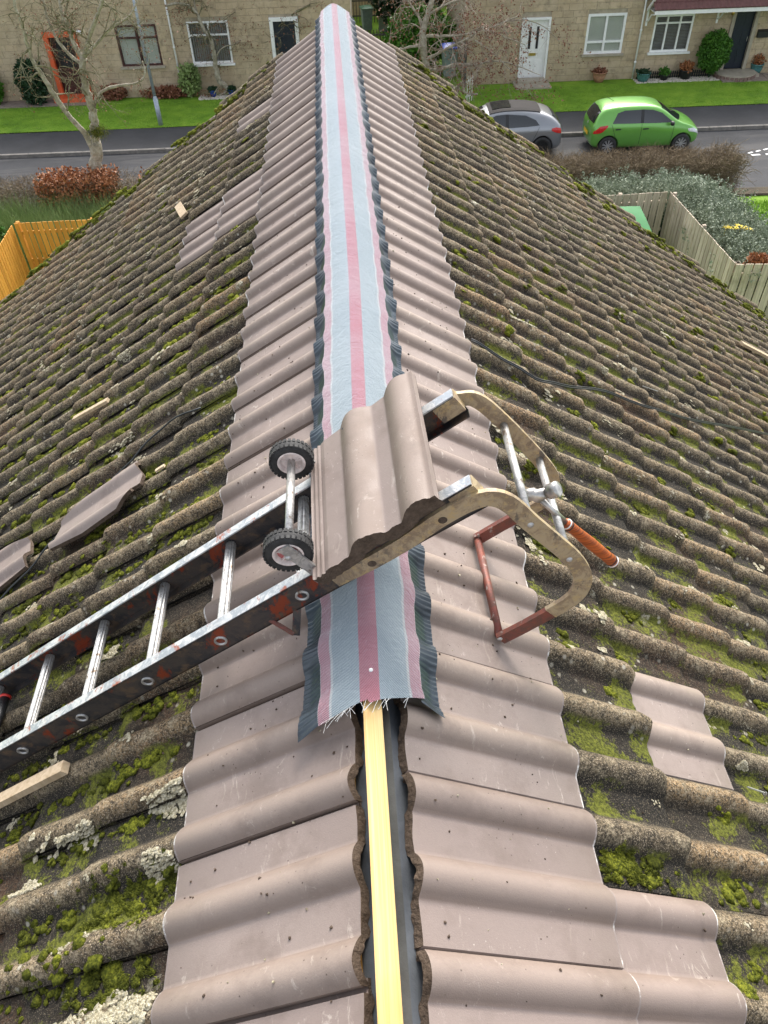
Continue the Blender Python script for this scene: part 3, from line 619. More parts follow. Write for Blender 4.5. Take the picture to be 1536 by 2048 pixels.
# loose tile on the ladder ---------------------------------------------------------------
def loose_profile(a, A=.325):
    z = 0
    for c in (.148, .283):
        t = abs(a-c)/.048
        if t < 1: z = max(z, .024*(.5+.5*math.cos(math.pi*t))**.5)
    if a < .04: z += -.003+.0022*math.cos(a/.0125*2*math.pi)
    if a > .30: z = max(z, .012)
    return z
mb = MB(); A_, L_ = .325, .415; nx = 90; ny = 10
def near_jag(a): return .006*noise.noise(Vector((a*35, 2, 0)))+.003*noise.noise(Vector((a*120, 2, 0)))
def lt(u, v, dz=0):
    a = u*A_; y = L_*v; y += near_jag(a)*(1 if v == 0 else 0)
    return (a, y, loose_profile(a)-dz)
mb.grid(nx, ny, lt, 0, at=lambda u, v: loose_profile(u*A_)/.03)
mb.grid(nx, 2, lambda u, v: (lambda p, q: (p[0], p[1]*(1-v)+q[1]*v, p[2]*(1-v)+q[2]*v))(lt(u, 0), (u*A_, .006, loose_profile(u*A_)*.5-.034+.004*noise.noise(Vector((u*30, 0, 0))))), 1, flip=True)
mb.grid(nx, 1, lambda u, v: (u*A_, L_, loose_profile(u*A_)-.016*v), 0)
mb.grid(nx, 1, lambda u, v: (u*A_, .006+(L_-.006)*v, loose_profile(u*A_)-.017), 1, flip=True)
mb.grid(1, 8, lambda u, v: (0, L_*v, loose_profile(0)-.016*(1-u)), 0); mb.grid(1, 8, lambda u, v: (A_, L_*v, loose_profile(A_)-.016*u), 0)
X = Vector((math.cos(ALPHA+.07), 0, math.sin(ALPHA+.07))); Zt = Vector((-X.z, 0, X.x)); o0 = LP(.036, .684, .153)
lt_o = mb.build('loose_roof_tile', [M['new'], M['cut']], None, True, label='whole brown double roll tile resting flat across the ladder rails at the ridge', cat='roof tile')
lt_o.matrix_world = Matrix(((X.x, 0, Zt.x, o0.x), (X.y, 1, Zt.y, o0.y), (X.z, 0, Zt.z, o0.z), (0, 0, 0, 1))) @ Matrix.Rotation(R(1.5), 4, 'Z')
k = MB(); k.lathe((.118, .385, loose_profile(.118)+.0012), [(0, 0), (.0032, 0)], 12); k.build('nail_hole', M['black'], lt_o)
# hammer ---------------------------------------------------------------------------------
ham = thing('hammer', 'steel claw hammer with orange leather grip resting across the hook bars', 'hammer', tuple(at_y(1080, 1000, .85)))
def H0(mb, name, mat, smooth=True, parent=ham):
    off = Vector(ham.location); mb.v = [tuple(Vector(v)-off) for v in mb.v]; return mb.build(name, mat, parent, smooth)
hp = at_y(1075, 992, .86); f_ = at_y(1115, 978, .84); cl = at_y(1040, 992, .87)
k = MB(); ax = (f_-cl).normalized()
k.tube([cl, cl+(hp-cl)*.35+Vector((0, 0, .006)), cl+(hp-cl)*.7+Vector((0, 0, .006)), hp, hp+(f_-hp)*.45], [.006, .012, .015, .0155, .012], 12)
k.tube([hp+(f_-hp)*.4, hp+(f_-hp)*.55, hp+(f_-hp)*.6, f_, f_+ax*.002], [.010, .011, .0175, .0185, .016], 20); H0(k, 'hammer_head', M['steel'])
g0 = at_y(1130, 1045, .83); g1 = at_y(1228, 1125, .83)
k = MB(); k.tube([hp, hp+(g0-hp)*.5, g0], [.0075, .0065, .0085], 12); H0(k, 'shank', M['steel'])
k = MB(); k.tube([g0+(g1-g0)*t for t in (0, .05, .2, .5, .8, .93, 1)], [.011, .0125, .0125, .0145, .0135, .0145, .014], 18)
gr_ = H0(k, 'grip', M['leather'])
for t in (.03, .07, .93, .97):
    k = MB(); d = (g1-g0); rr = .0132 if t < .5 else .0152; k.tube([g0+d*t-Vector(ham.location), g0+d*(t+.015)-Vector(ham.location)], rr, 18); k.build('grip_ring', M['white'] if t in (.03, .97) else M['black'], gr_, True)
# broken tile pieces on the left slope -----------------------------------------------------
def fragment(poly, label, nroll, mi0=0):        # poly in (s, Y) on left slope
    me = MB(); P = [Vector(p) for p in poly]; lo_s = min(p.x for p in P); hi_s = max(p.x for p in P)
    lo_y = min(p.y for p in P); hi_y = max(p.y for p in P); N = 46
    bm = bmesh.new(); vs = [bm.verts.new((p.x, p.y, 0)) for p in P]; f = bm.faces.new(vs)
    for i in range(1, N):
        for ax_, lo, hi in ((0, lo_s, hi_s), (1, lo_y, hi_y)):
            if ax_ == 0 and i > 14: continue
            q = lo+(hi-lo)*i/(14 if ax_ == 0 else N); no = Vector((1, 0, 0)) if ax_ == 0 else Vector((0, 1, 0))
            bmesh.ops.bisect_plane(bm, geom=bm.verts[:]+bm.edges[:]+bm.faces[:], plane_co=no*q, plane_no=no)
    top = bm.faces[:]; r = bmesh.ops.extrude_face_region(bm, geom=top); up_ = {v for v in r['geom'] if isinstance(v, bmesh.types.BMVert)}
    for v in bm.verts:
        s, y = v.co.x, v.co.y; z = .021*max([0]+[(.5+.5*math.cos(math.pi*min(1, abs(y-c)/.042)))**.7 for c in nroll])
        jg = .0; v.co = SL(-1, s, y, .030+z+(.0145 if v in up_ else 0))
    bmesh.ops.recalc_face_normals(bm, faces=bm.faces[:])
    m_ = bpy.data.meshes.new('tile_fragment'); 
    for f in bm.faces: f.material_index = 0 if f.normal.dot(nup) > .5 else 1
    bm.to_mesh(m_); bm.free(); m_.materials.append(M['new']); m_.materials.append(M['cut'])
    return obj('tile_fragment', m_, None, label, 'broken tile', 'cut tile pieces lying on the old tiles')
fragment([(1.35, 1.60), (1.37, 1.66), (1.34, 1.735), (1.22, 1.765), (1.08, 1.815), (.955, 1.815), (.93, 1.76), (.90, 1.70), (.905, 1.66), (.93, 1.645), (.925, 1.625), (1.0, 1.59), (1.18, 1.585)],
         'long cut brown tile piece with a jagged dark end lying above the ladder', [1.62, 1.76])
fragment([(1.95, 1.60), (1.95, 1.83), (1.75, 1.82), (1.55, 1.78), (1.52, 1.70), (1.515, 1.62), (1.70, 1.59)],
         'cut brown tile piece at the left edge below the long cut tile piece', [1.66, 1.80])
# timber offcuts
def stick(px0, py0, px1, py1, side, wd, ht, label, mat='offcut', n=.044):
    a, b = at_s(px0, py0, side, n), at_s(px1, py1, side, n); k = MB(); c = (a+b)/2
    k.bar(a-c, b-c, wd, ht, (side*SA, 0, CA)); o = k.build('timber_offcut', M[mat], None, label=label, cat='timber offcut', group='timber offcuts on the old tiles'); o.location = c; return o
stick(-20, 1612, 131, 1534, -1, .03, .022, 'pale batten offcut with a sawn end lying under the ladder at lower left')
stick(148, 838, 216, 800, -1, .022, .014, 'thin pale batten offcut on the left slope above the tile pieces')
stick(356, 410, 368, 431, -1, .05, .012, 'short flat timber scrap near the new tile patch on the left slope')
stick(1483, 686, 1560, 726, 1, .04, .02, 'grey white batten offcut at the right edge of the right slope')
stick(312, 942, 329, 931, -1, .012, .008, 'thin splinter of wood beside the jagged end of the tile piece')
def cable(pts, side, label, r=.0035, dup=0):
    P = []
    for i in range(len(pts)-1):
        for t in (0, .25, .5, .75):
            a, b, c, d = [Vector((*pts[max(0, min(len(pts)-1, i+q))], 0)) for q in (-1, 0, 1, 2)]
            Q = .5*((2*b)+(c-a)*t+(2*a-5*b+4*c-d)*t*t+(3*b-a-3*c+d)*t**3); P.append((Q.x, Q.y))
    P.append(pts[-1]); k = MB(); o_ = SL(side, *P[0], 0)
    for dd in range(1+dup):
        k.tube([SL(side, s, y+dd*.009, .034+.003*math.sin(i*1.3)+dd*.002)-o_ for i, (s, y) in enumerate(P)], r, 6)
    o = k.build('cable', M['cable'], None, True, label=label, cat='cable'); o.location = o_
cable([(1.9, 1.35), (1.68, 1.51), (1.51, 1.6), (1.37, 1.7), (1.08, 1.83), (.96, 1.9), (.83, 1.95), (.66, 1.90)], -1, 'black cable running down the left slope past the tile pieces')
cable([(.50, 2.09), (.66, 2.08), (.81, 2.07), (.96, 2.13), (1.27, 2.3), (1.63, 2.41), (2.08, 2.6), (2.88, 2.99), (3.6, 3.3)], 1, 'twin dark cable trailing down the right slope from the new tiles', .003, 1)
tool = thing('tool', 'black tool handle with red collar lying beneath the ladder at the left edge', 'tool', tuple(at_s(10, 1395, -1, .05)))
k = MB(); o_ = Vector(tool.location); a = at_s(12, 1392, -1, .055)-o_; b = at_s(-25, 1500, -1, .05)-o_
k.tube([a, b], .014, 14); k.build('handle', M['black'], tool, True)
k = MB(); k.tube([a, a+(b-a).normalized()*.007], .0165, 16); k.build('collar', M['red'], tool, True)
for px, py, side, lb in ((1520, 1582, 1, 'lower right corner of the roof'), (1310, 780, 1, 'right slope below the cable')):
    a = at_s(px-25, py-8, side, .02); b = at_s(px+10, py+4, side, .02); k = MB(); k.tube([(0, 0, 0), b-a], .0022, 6); k.lathe(b-a, [(0, .001), (.005, .001), (.005, -.001)], 10, b-a)
    o = k.build('nail', M['alu'], None, label='loose galvanised nail on the old tiles, '+lb, cat='nail'); o.location = a
#STREET
# ================================================================ STREET AND GARDENS
def ground_mat(name, stops, sc, bump, rough=.9, extra=None):
    n = NT(name, rough, spec=.3); f = n.noise(sc, 8, ro=.68); c = n.ramp(f, stops)
    if extra: c = extra(n, c)
    n.col(c); n.bump(n.noise(sc*18, 4), .6, bump); return n.m
M['grass'] = ground_mat('lawn_soil', [(.3, (.08, .17, .012)), (.5, (.14, .27, .018)), (.7, (.22, .34, .03))], 1.6, .02)
def asph(n, c):
    c = n.mix(n.ramp(n.noise(160, 2), [(.55, 0.), (.7, .35)]), c, (.16, .16, .16))
    c = n.mix(n.ramp(n.noise(.9, 4, co=n.coord((.35, 2.2, 1))), [(.5, 0.), (.62, .5)]), c, (.11, .105, .10))
    v = n.voro(.45, out='Distance'); return n.mix(n.ramp(n.noise(2.6, 6, co=n.coord((.5, 1.6, 1)), dist=2), [(.495, 0.), (.5, .5), (.505, 0.)]), c, (.02, .02, .02))
M['road'] = ground_mat('road_asphalt', [(.3, (.030, .031, .034)), (.7, (.054, .055, .060))], .8, .006, .8, asph)
M['pave'] = ground_mat('pavement_asphalt', [(.3, (.030, .031, .034)), (.7, (.052, .053, .057))], 1.1, .006, .75)
M['soil'] = ground_mat('garden_soil', [(.3, (.035, .028, .02)), (.7, (.10, .08, .05))], 3, .02)
M['kerbm'] = simple('kerb_concrete', (.20, .185, .165), .85, 0, .3, 6, .003, 80)
M['gravel'] = simple('pale_gravel', (.55, .50, .43), .8, 0, .35, 40, .01, 60)
M['slab'] = simple('path_slab', (.24, .19, .16), .8, 0, .25, 5, .002, 80)
def sheet(name, mat, u0, u1, v0, v1, h, label=None, kind='structure', nx=24, ny=8, amp=0, parent=None):
    k = MB(); k.grid(nx, ny, lambda a, b: tuple(ST(u0+(u1-u0)*a, v0+(v1-v0)*b, h+amp*noise.noise(Vector((a*31, b*17, u0))))))
    return k.build(name, mat, parent, True, kind=kind, label=label)
k = MB(); k.grid(20, 20, lambda a, b: ((a-.5)*600, (b-.5)*600+60, GZ-.22)); k.build('ground', M['soil'], kind='structure')
sheet('road', M['road'], -60, 60, -4.9, 0, -.10)
sheet('pavement', M['pave'], -60, 60, .13, 2.2, 0)
sheet('lawn', M['grass'], -60, 60, 2.2, 5.6, .02, amp=.02, nx=120, ny=10)
sheet('back_garden', M['grass'], -60, 60, 5.6, 30, -.02, amp=.03, nx=100, ny=20)
sheet('front_garden', M['grass'], -60, 60, -22, -5.35, -.12, amp=.04, nx=100, ny=20)
sheet('soil_verge', M['soil'], -60, 60, -5.35, -4.9, -.06, amp=.02)
sheet('path', M['slab'], -16, -10, 5.0, 5.9, .03, label='mossy stone path strip in front of the red doorway')
kerb = thing('kerb', None, None, tuple(ST(0, .065, 0)), TH); kerb['kind'] = 'structure'
km = MB(); km.box((0, 0, -.07), (.935, .13, .16)); kme = km.mesh('kerb_stone', M['kerbm'])
for i in range(-17, 19):
    o = obj('kerb_stone', kme, kerb); o.location = (i*.95, 0, random.uniform(-.006, .006)); o.rotation_euler = (0, 0, random.uniform(-.006, .006))
k = MB()
for a in range(9): k.box(ST(13.6+a*.42+.1*math.sin(a*7), -2.3+.02*a, -.093), (.30, .10, .008), Matrix.Rotation(TH+.05, 3, 'Z'))
for a in range(5): k.box(ST(13.5+a*.3, -2.1+.12*a, -.093), (.2, .07, .008), Matrix.Rotation(TH+.5, 3, 'Z'))
k.build('road_marking', M['white'], kind='structure')
# grass blades ------------------------------------------------------------------
n = NT('grass_blade', .7, spec=.3); n.col(n.ramp(n.noise(1.3, 5, ro=.7), [(.3, (.12, .24, .02)), (.5, (.22, .38, .035)), (.72, (.38, .52, .08))])); M['blade'] = n.m
def grass_area(name, label, N, u0, u1, v0, v1, h, hb, wd, mat):
    P = []
    uu = rng.uniform(u0, u1, N); vv = rng.uniform(v0, v1, N); se, sn = np.array(SE), np.array(SN)
    P = np.array(SO)+uu[:, None]*se+vv[:, None]*sn; P[:, 2] += hb
    D = rng.normal(0, .35, (N, 3)); D[:, 2] = 1; D *= (h*rng.uniform(.5, 1.3, N))[:, None]
    V, F = blades(P, D, wd); tris_object(name, V, F, mat, label=label, cat='grass', kind='stuff')
grass_area('lawn_grass', 'short bright green grass of the front lawns', 130000, -16, 19, 2.2, 5.1, .05, .0, .008, M['blade'])
n = NT('rough_grass_blade', .7, spec=.3); n.col(n.ramp(n.noise(1.6, 5, ro=.7), [(.3, (.12, .17, .06)), (.55, (.22, .30, .10)), (.75, (.36, .42, .18))])); M['roughblade'] = n.m
grass_area('rough_grass', 'tall rough grass between the brown hedge and the orange fence', 42000, -14, -3.5, -9.3, -6.3, 1.15, -.12, .012, M['roughblade'])
grass_area('rough_grass', 'mossy short grass at the right edge behind the grey green bush', 9000, 10.5, 14, -10.5, -5.8, .12, -.12, .012, M['blade'])
# houses ------------------------------------------------------------------------
def stone():
    n = NT('sandstone_block', .9, spec=.2); f = n.noise(2.2, 6, ro=.65); c = n.ramp(f, [(.3, (.40, .315, .205)), (.7, (.54, .44, .305))])
    c = n.mix(1., c, n.ramp(n.rand(), [(0., (.94, .93, .92)), (.5, (1., 1., 1.)), (1., (1.05, 1.03, 1.0))]), 'MULTIPLY')
    c = n.mix(n.ramp(n.noise(5, 6, ro=.75), [(.52, 0.), (.7, .6)]), c, (.14, .12, .085)); n.col(c); n.bump(n.noise(30, 5), .8, .012); return n.m
M['stone'] = stone(); M['mortar'] = simple('wall_mortar', (.36, .31, .225), .95, 0, .2, 6, .004, 50)
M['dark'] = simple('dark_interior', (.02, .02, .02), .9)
n = NT('window_glass', .06, spec=.8); n.col((.03, .035, .035)); n.b.inputs['Alpha'].default_value = .16; M['glass'] = n.m
M['blind'] = simple('pale_blind', (.62, .66, .56), .8, 0, .05, 3); M['blindslat'] = simple('grey_blind_slat', (.42, .43, .40), .7, 0, .1, 3)
M['maroon'] = simple('maroon_frame', (.055, .018, .016), .4, 0, .2); M['redfr'] = simple('orange_red_frame', (.62, .10, .03), .5, 0, .1, 6); M['navy'] = simple('dark_blue_door', (.012, .018, .032), .35, 0, .2)
M['brass'] = simple('brass', (.6, .42, .12), .3, .8); M['mroof'] = simple('maroon_tile', (.13, .055, .05), .6, 0, .2, 8)
M['teal'] = simple('teal_glaze', (.07, .20, .20), .25, 0, .25, 12); M['terra'] = simple('terracotta', (.46, .23, .15), .8); M['bluepot'] = simple('blue_glaze', (.02, .06, .30), .25)
M['stonetrim'] = simple('stone_trim', (.36, .32, .25), .85, 0, .15, 5, .003, 60); M['brick'] = simple('step_brick', (.20, .13, .11), .85, 0, .3, 20, .003, 60)
bm = bmesh.new(); bmesh.ops.create_cube(bm, size=1); bmesh.ops.bevel(bm, geom=bm.edges[:], offset=.03, segments=1, affect='EDGES'); BLK = bpy.data.meshes.new('stone_block'); bm.to_mesh(BLK); bm.free(); BLK.materials.append(M['stone'])
WM = {}
def mk_root(name, label, cat, u, v, h=0, **k):
    r = thing(name, label, cat, tuple(ST(u, v, h)), TH, **k); WM[r.name] = Matrix.Translation(ST(u, v, h)) @ Matrix.Rotation(TH, 4, 'Z'); return r
def _vis(root, c): return inview(WM[root.name] @ Vector(c), 20)[0]
def facade(root, u0, u1, H, holes, nparts=290):
    us = sorted({u0, u1} | {h[i] for h in holes for i in (0, 1)}); hs = sorted({-.3, H} | {h[i] for h in holes for i in (2, 3)})
    k = MB()
    for i in range(len(us)-1):
        for j in range(len(hs)-1):
            cu, ch = (us[i]+us[i+1])/2, (hs[j]+hs[j+1])/2
            if any(h[0] < cu < h[1] and h[2] < ch < h[3] for h in holes): continue
            k.box((cu, .15, ch), (us[i+1]-us[i], .3, hs[j+1]-hs[j]))
    wall = k.build('wall', M['mortar'], root)
    bl = []; ch = .222; row = 0; h = -.02
    while h < H:
        u = u0-(row % 2)*.22-random.uniform(0, .1)
        while u < u1:
            L = random.choice((.40, .45, .45, .52)); a, b = max(u, u0), min(u+L, u1); segs = [(a, b)]
            for (x0, x1, y0, y1) in holes:
                if h+ch > y0+.02 and h < y1-.02:
                    ns = []
                    for a_, b_ in segs:
                        if b_ <= x0 or a_ >= x1: ns.append((a_, b_)); continue
                        if a_ < x0: ns.append((a_, x0))
                        if b_ > x1: ns.append((x1, b_))
                    segs = ns
            for a_, b_ in segs:
                if b_-a_ > .05: bl.append((a_, b_, h))
            u += L
        h += ch; row += 1
    seen = [b for b in bl if _vis(root, ((b[0]+b[1])/2, 0, b[2]+.1))]
    seen_set = set(seen[:nparts]); rest = MB(); pr = random.Random(3)
    for b in bl:
        c = ((b[0]+b[1])/2, .0, b[2]+ch/2); d = (b[1]-b[0]-.010, .03+pr.uniform(0, .010), ch-.010)
        if b in seen_set: o = obj('stone_block', BLK, wall); o.location = c; o.scale = d
        else: rest.box(c, d)
    rest.build('more_stone_blocks', M['stone'], wall, kind='stuff')
    return wall
def window(root, u0, u1, h0, h1, fm, bars, hb, blind, sill=True, fw=.07):
    k = MB()
    for a, b, c, d in [(u0, u0+fw, h0, h1), (u1-fw, u1, h0, h1), (u0+fw, u1-fw, h0, h0+fw), (u0+fw, u1-fw, h1-fw, h1)]: k.box(((a+b)/2, .035, (c+d)/2), (b-a, .09, d-c))
    for b in bars: k.box((b, .036, (h0+h1)/2), (fw*.9, .08, h1-h0-2*fw))
    for (z, a, b) in hb: k.box(((a+b)/2, .034, z), (b-a, .085, fw*.8))
    f = k.build('window', fm, root)
    k = MB(); k.box(((u0+u1)/2, .05, (h0+h1)/2), (u1-u0-.06, .008, h1-h0-.06)); k.build('pane', M['glass'], f)
    k = MB()
    if blind == 'solid': k.box(((u0+u1)/2, .075, (h0+h1)/2), (u1-u0, .01, h1-h0))
    elif blind == 'vert':
        n_ = int((u1-u0)/.085)
        for i in range(n_): k.box((u0+.05+i*.085, .13, (h0+h1)/2), (.05, .004, h1-h0), Matrix.Rotation(.5, 3, 'Z'))
    elif blind == 'horiz':
        n_ = int((h1-h0)/.05)
        for i in range(n_): k.box(((u0+u1)/2, .13, h0+i*.05), (u1-u0, .035, .006), Matrix.Rotation(.5, 3, 'X'))
    elif blind == 'net':
        for a, b in ((u0+.08, (u0+u1)/2-.06), ((u0+u1)/2+.06, u1-.08)): k.box(((a+b)/2, .075, h0+(h1-h0)*.5), (b-a, .01, (h1-h0)*.9))
    k.build('blind', M['blind'] if blind in ('solid', 'net') else M['blindslat'], f)
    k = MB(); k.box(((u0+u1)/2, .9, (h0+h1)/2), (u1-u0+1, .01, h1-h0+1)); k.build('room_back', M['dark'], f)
    if sill: k = MB(); k.box(((u0+u1)/2, -.06, h0-.035), (u1-u0+.16, .14, .07)); k.build('sill', M['stonetrim'] if sill == 1 else M['white'], f)
def frame_box(root, u0, u1, h0, h1, w_, mat, name='door_frame', y=-.01, d=.12):
    k = MB(); k.box((u0+w_/2, y, (h0+h1)/2), (w_, d, h1-h0)); k.box((u1-w_/2, y, (h0+h1)/2), (w_, d, h1-h0)); k.box(((u0+u1)/2, y, h1-w_/2), (u1-u0-2*w_, d, w_)); return k.build(name, mat, root)

V0 = 5.95
# left terrace: u from -16 to .45
hl = mk_root('terraced_house', 'long sandstone house with red doorway, maroon window and black door behind the left lawn', 'house', -8, V0)
def U(u): return u+8
holes = [(U(-11.32), U(-10.05), -.05, 2.36), (U(-8.57), U(-6.99), 1.08, 2.48), (U(-5.81), U(-4.24), 1.08, 2.51), (U(-2.66), U(-1.57), .1, 2.55)]
facade(hl, U(-16), U(.45), 5.2, holes)
k = MB(); k.box((U(-7.775), 4.2, 2.6), (16.4, 7.7, 5.2)); k.build('rear_walls', M['mortar'], hl)
k = MB(); k.prism([(-.4, 5.2), (4.2, 7.6), (8.5, 5.2)], U(-16.2), U(.6), lambda x, y, z: (y, x, z)); k.build('roof', M['mroof'], hl)
window(hl, U(-8.57), U(-6.99), 1.08, 2.48, M['maroon'], [U(-7.78)], [(2.05, U(-8.5), U(-7.06))], 'net')
window(hl, U(-5.81), U(-4.24), 1.08, 2.51, M['white'], [U(-5.0)], [(2.05, U(-5.74), U(-4.31))], 'vert', 2)
frame_box(hl, U(-11.32), U(-10.05), -.0, 2.36, .17, M['redfr'], y=-.05, d=.16)
k = MB(); k.box((U(-10.7), .16, 1.15), (.95, .05, 2.1)); dr = k.build('door', M['maroon'], hl, label='dark red front door')
k = MB(); k.box((U(-10.7), .13, 1.55), (.6, .02, .9)); k.build('door_glass', M['dark'], dr)
k = MB(); k.box((U(-10.7), -.28, .08), (1.5, .55, .22)); k.build('doorstep', M['redfr'], hl)
frame_box(hl, U(-2.66), U(-1.57), .1, 2.55, .13, M['white'], y=-.02)
k = MB(); k.box((U(-2.115), .08, 1.25), (.84, .05, 2.35)); dr = k.build('door', M['navy'], hl, label='black front door')
for a in (-.2, .2):
    for b in (.7, 1.75): k = MB(); k.box((U(-2.115)+a, .05, b), (.26, .012, .75)); k.build('door_panel', M['navy'], dr)
k = MB(); k.tube([(U(-2.45), .02, 1.15), (U(-2.45), .02, 1.35)], .015, 8); k.build('handle', M['alu'], dr)
k = MB(); k.lathe((U(-9.93), -.03, 2.31), [(0, .12), (.07, .09), (.1, .03), (.1, 0)], 14, (0, -1, 0)); k.build('wall_lamp', M['white'], hl, True)
def pipe(root, u, h0, h1, nm='drainpipe'):
    k = MB(); k.tube([(u, -.09, h0), (u, -.09, h1)], .035, 10)
    for z in (.6, 1.7, 2.8): k.lathe((u, -.09, z), [(.036, -.03), (.05, -.03), (.05, .03), (.036, .03)], 10)
    k.build(nm, M['white'], root, True)
pipe(hl, U(-6.42), .05, 5.2)
# right terrace: u from 4.82 to 22
hr = mk_root('terraced_house', 'sandstone house with tiled canopy over its dark door, behind the parked green car', 'house', 12, V0-.12)
def W(u): return u-12
holes = [(W(6.99), W(8.1), .05, 2.24), (W(9.52), W(11.0), .92, 2.28), (W(12.12), W(13.62), .9, 2.16), (W(15.22), W(15.98), .2, 2.2)]
facade(hr, W(4.82), W(21), 5.2, holes)
k = MB(); k.box((W(12.9), 4.2, 2.6), (16.1, 7.7, 5.2)); k.build('rear_walls', M['mortar'], hr)
k = MB(); k.prism([(-.4, 5.2), (4.2, 7.6), (8.5, 5.2)], W(4.7), W(21.2), lambda x, y, z: (y, x, z)); k.build('roof', M['mroof'], hr)
window(hr, W(9.52), W(11.0), .92, 2.28, M['white'], [W(10.26)], [(1.33, W(9.6), W(10.93))], 'solid', fw=.09)
window(hr, W(12.12), W(13.62), .9, 2.16, M['white'], [W(12.62), W(13.12)], [(1.88, W(12.2), W(13.55))], 'horiz', 2)
frame_box(hr, W(6.99), W(8.1), .05, 2.24, .08, M['white'])
k = MB(); k.box((W(7.545), .07, 1.13), (.96, .05, 2.14)); dr = k.build('door', M['white'], hr, label='white front door with two narrow dark panes')
for a in (-.15, .15): k = MB(); k.box((W(7.5)+a, .035, 1.55), (.09, .02, .75)); k.build('door_pane', M['dark'], dr)
k = MB(); k.box((W(7.5), .03, .98), (.28, .03, .09)); k.build('letterbox', M['brass'], dr)
for a in (-.22, .22): k = MB(); k.box((W(7.545)+a, .04, .48), (.3, .012, .6)); k.build('door_panel', M['white'], dr)
k = MB(); k.box((W(7.5), -.5, -.02), (1.4, 1.0, .2)); k.box((W(7.5), -.3, .1), (1.1, .5, .16)); k.build('doorstep', M['stonetrim'], hr)
frame_box(hr, W(15.08), W(16.1), .2, 2.3, .13, M['stonetrim'], y=-.02)
k = MB(); k.box((W(15.59), .1, 1.2), (.8, .05, 2.1)); dr = k.build('door', M['navy'], hr, label='dark blue panelled front door')
for a in (-.18, .18):
    for b, hh in ((.62, .55), (1.3, .5), (1.85, .4)): k = MB(); k.box((W(15.59)+a, .07, b), (.25, .014, hh)); k.build('door_panel', M['navy'], dr)
k = MB(); k.tube([(W(15.9), .04, 1.15), (W(15.9), .04, 1.3)], .015, 8); k.build('handle', M['alu'], dr)
k = MB(); k.lathe((W(15.6), -.28, .02), [(0, .18), (.8, .18), (.8, 0)], 26); k.box((W(15.9), -.4, .09), (1.1, .6, .16)); st = k.build('doorstep', M['stonetrim'], hr)
for i in range(15):
    a = math.pi+math.pi*(i+.5)/15; k = MB(); k.box((W(15.6)+.81*math.cos(a), -.28+.81*math.sin(a), .09), (.13, .05, .15), Matrix.Rotation(a+math.pi/2, 3, 'Z')); k.build('brick', M['brick'], st)
k = MB(); k.box((W(16.42), -.07, 1.4), (.42, .14, .22)); k.prism([(-.15, 1.5), (0, 1.56), (0, 1.5)], W(16.21), W(16.63), lambda x, y, z: (y, x, z)); k.build('mailbox', M['black'], hr)
pipe(hr, W(11.61), 0, 5.2)
# canopy
k = MB(); k.box((W(16.6), -.92, 2.44), (9.7, .05, .14)); k.box((W(11.72), -.46, 2.62), (.05, .9, .1), Matrix.Rotation(-.62, 3, 'X')); k.box((W(16.6), -.46, 2.40), (9.6, .9, .03)); can = k.build('canopy', M['white'], hr)
tm = MB(); tm.grid(14, 2, lambda a, b: (a*.31, b*.36, .022*(.5+.5*math.cos(a*2*math.pi*2))+.012*(1-b))); tm.grid(14, 1, lambda a, b: (a*.31, 0, .034*b-.02+.022*(.5+.5*math.cos(a*4*math.pi))*b-.0)); tme = tm.mesh('canopy_tile', M['mroof'], True)
for r_ in range(4):
    for c_ in range(30):
        o = obj('canopy_tile', tme, can); o.location = (W(11.7)+c_*.31, -.98+r_*.262, 2.52+r_*.19); o.rotation_euler = (.62, 0, 0)
for u_ in (11.78, 14.5, 16.9):
    k = MB(); k.tube([(W(u_), -.02, 1.95), (W(u_), -.25, 2.05), (W(u_), -.5, 2.28), (W(u_), -.85, 2.36)], .03, 6); k.box((W(u_), -.03, 2.1), (.07, .06, .55)); k.build('canopy_bracket', M['white'], can)
k = MB(); k.lathe((W(15.05), -.08, 2.15), [(0, .12), (.05, .1), (.06, 0), (.03, -.08)], 10); k.build('wall_lamp', M['brass'], hr)
# far house seen in the gap
fh = mk_root('house', 'rear house with white window frames seen through the gap behind the ridge top', 'house', .6, 17.5)
facade(fh, -4, 3.3, 4.6, [(-1.2, 1.9, .9, 2.4)], 120)
window(fh, -1.2, 1.9, .9, 2.4, M['white'], [-.2, .9], [], 'solid')
k = MB(); k.box((-.35, 3.2, 2.3), (7.2, 5.8, 4.6)); k.build('rear_walls', M['mortar'], fh)
k = MB(); k.prism([(-.3, 4.6), (3, 6.6), (6.4, 4.6)], -4.2, 3.5, lambda x, y, z: (y, x, z)); k.build('roof', M['mroof'], fh)
sh = mk_root('garden_shed', 'dark red shed glimpsed behind the tree branches at the top', 'shed', 4.6, 19)
for i in range(12): k = MB(); k.box((-1.1+i*.2, 0, 1.1), (.19, .03, 2.2)); k.build('board', M['maroon'], sh)
k = MB(); k.box((0, 1.0, 1.1), (2.3, 1.9, 2.2)); k.build('wall', M['maroon'], sh); k = MB(); k.box((0, 1, 2.3), (2.7, 2.4, .12)); k.build('roof', M['dark'], sh)
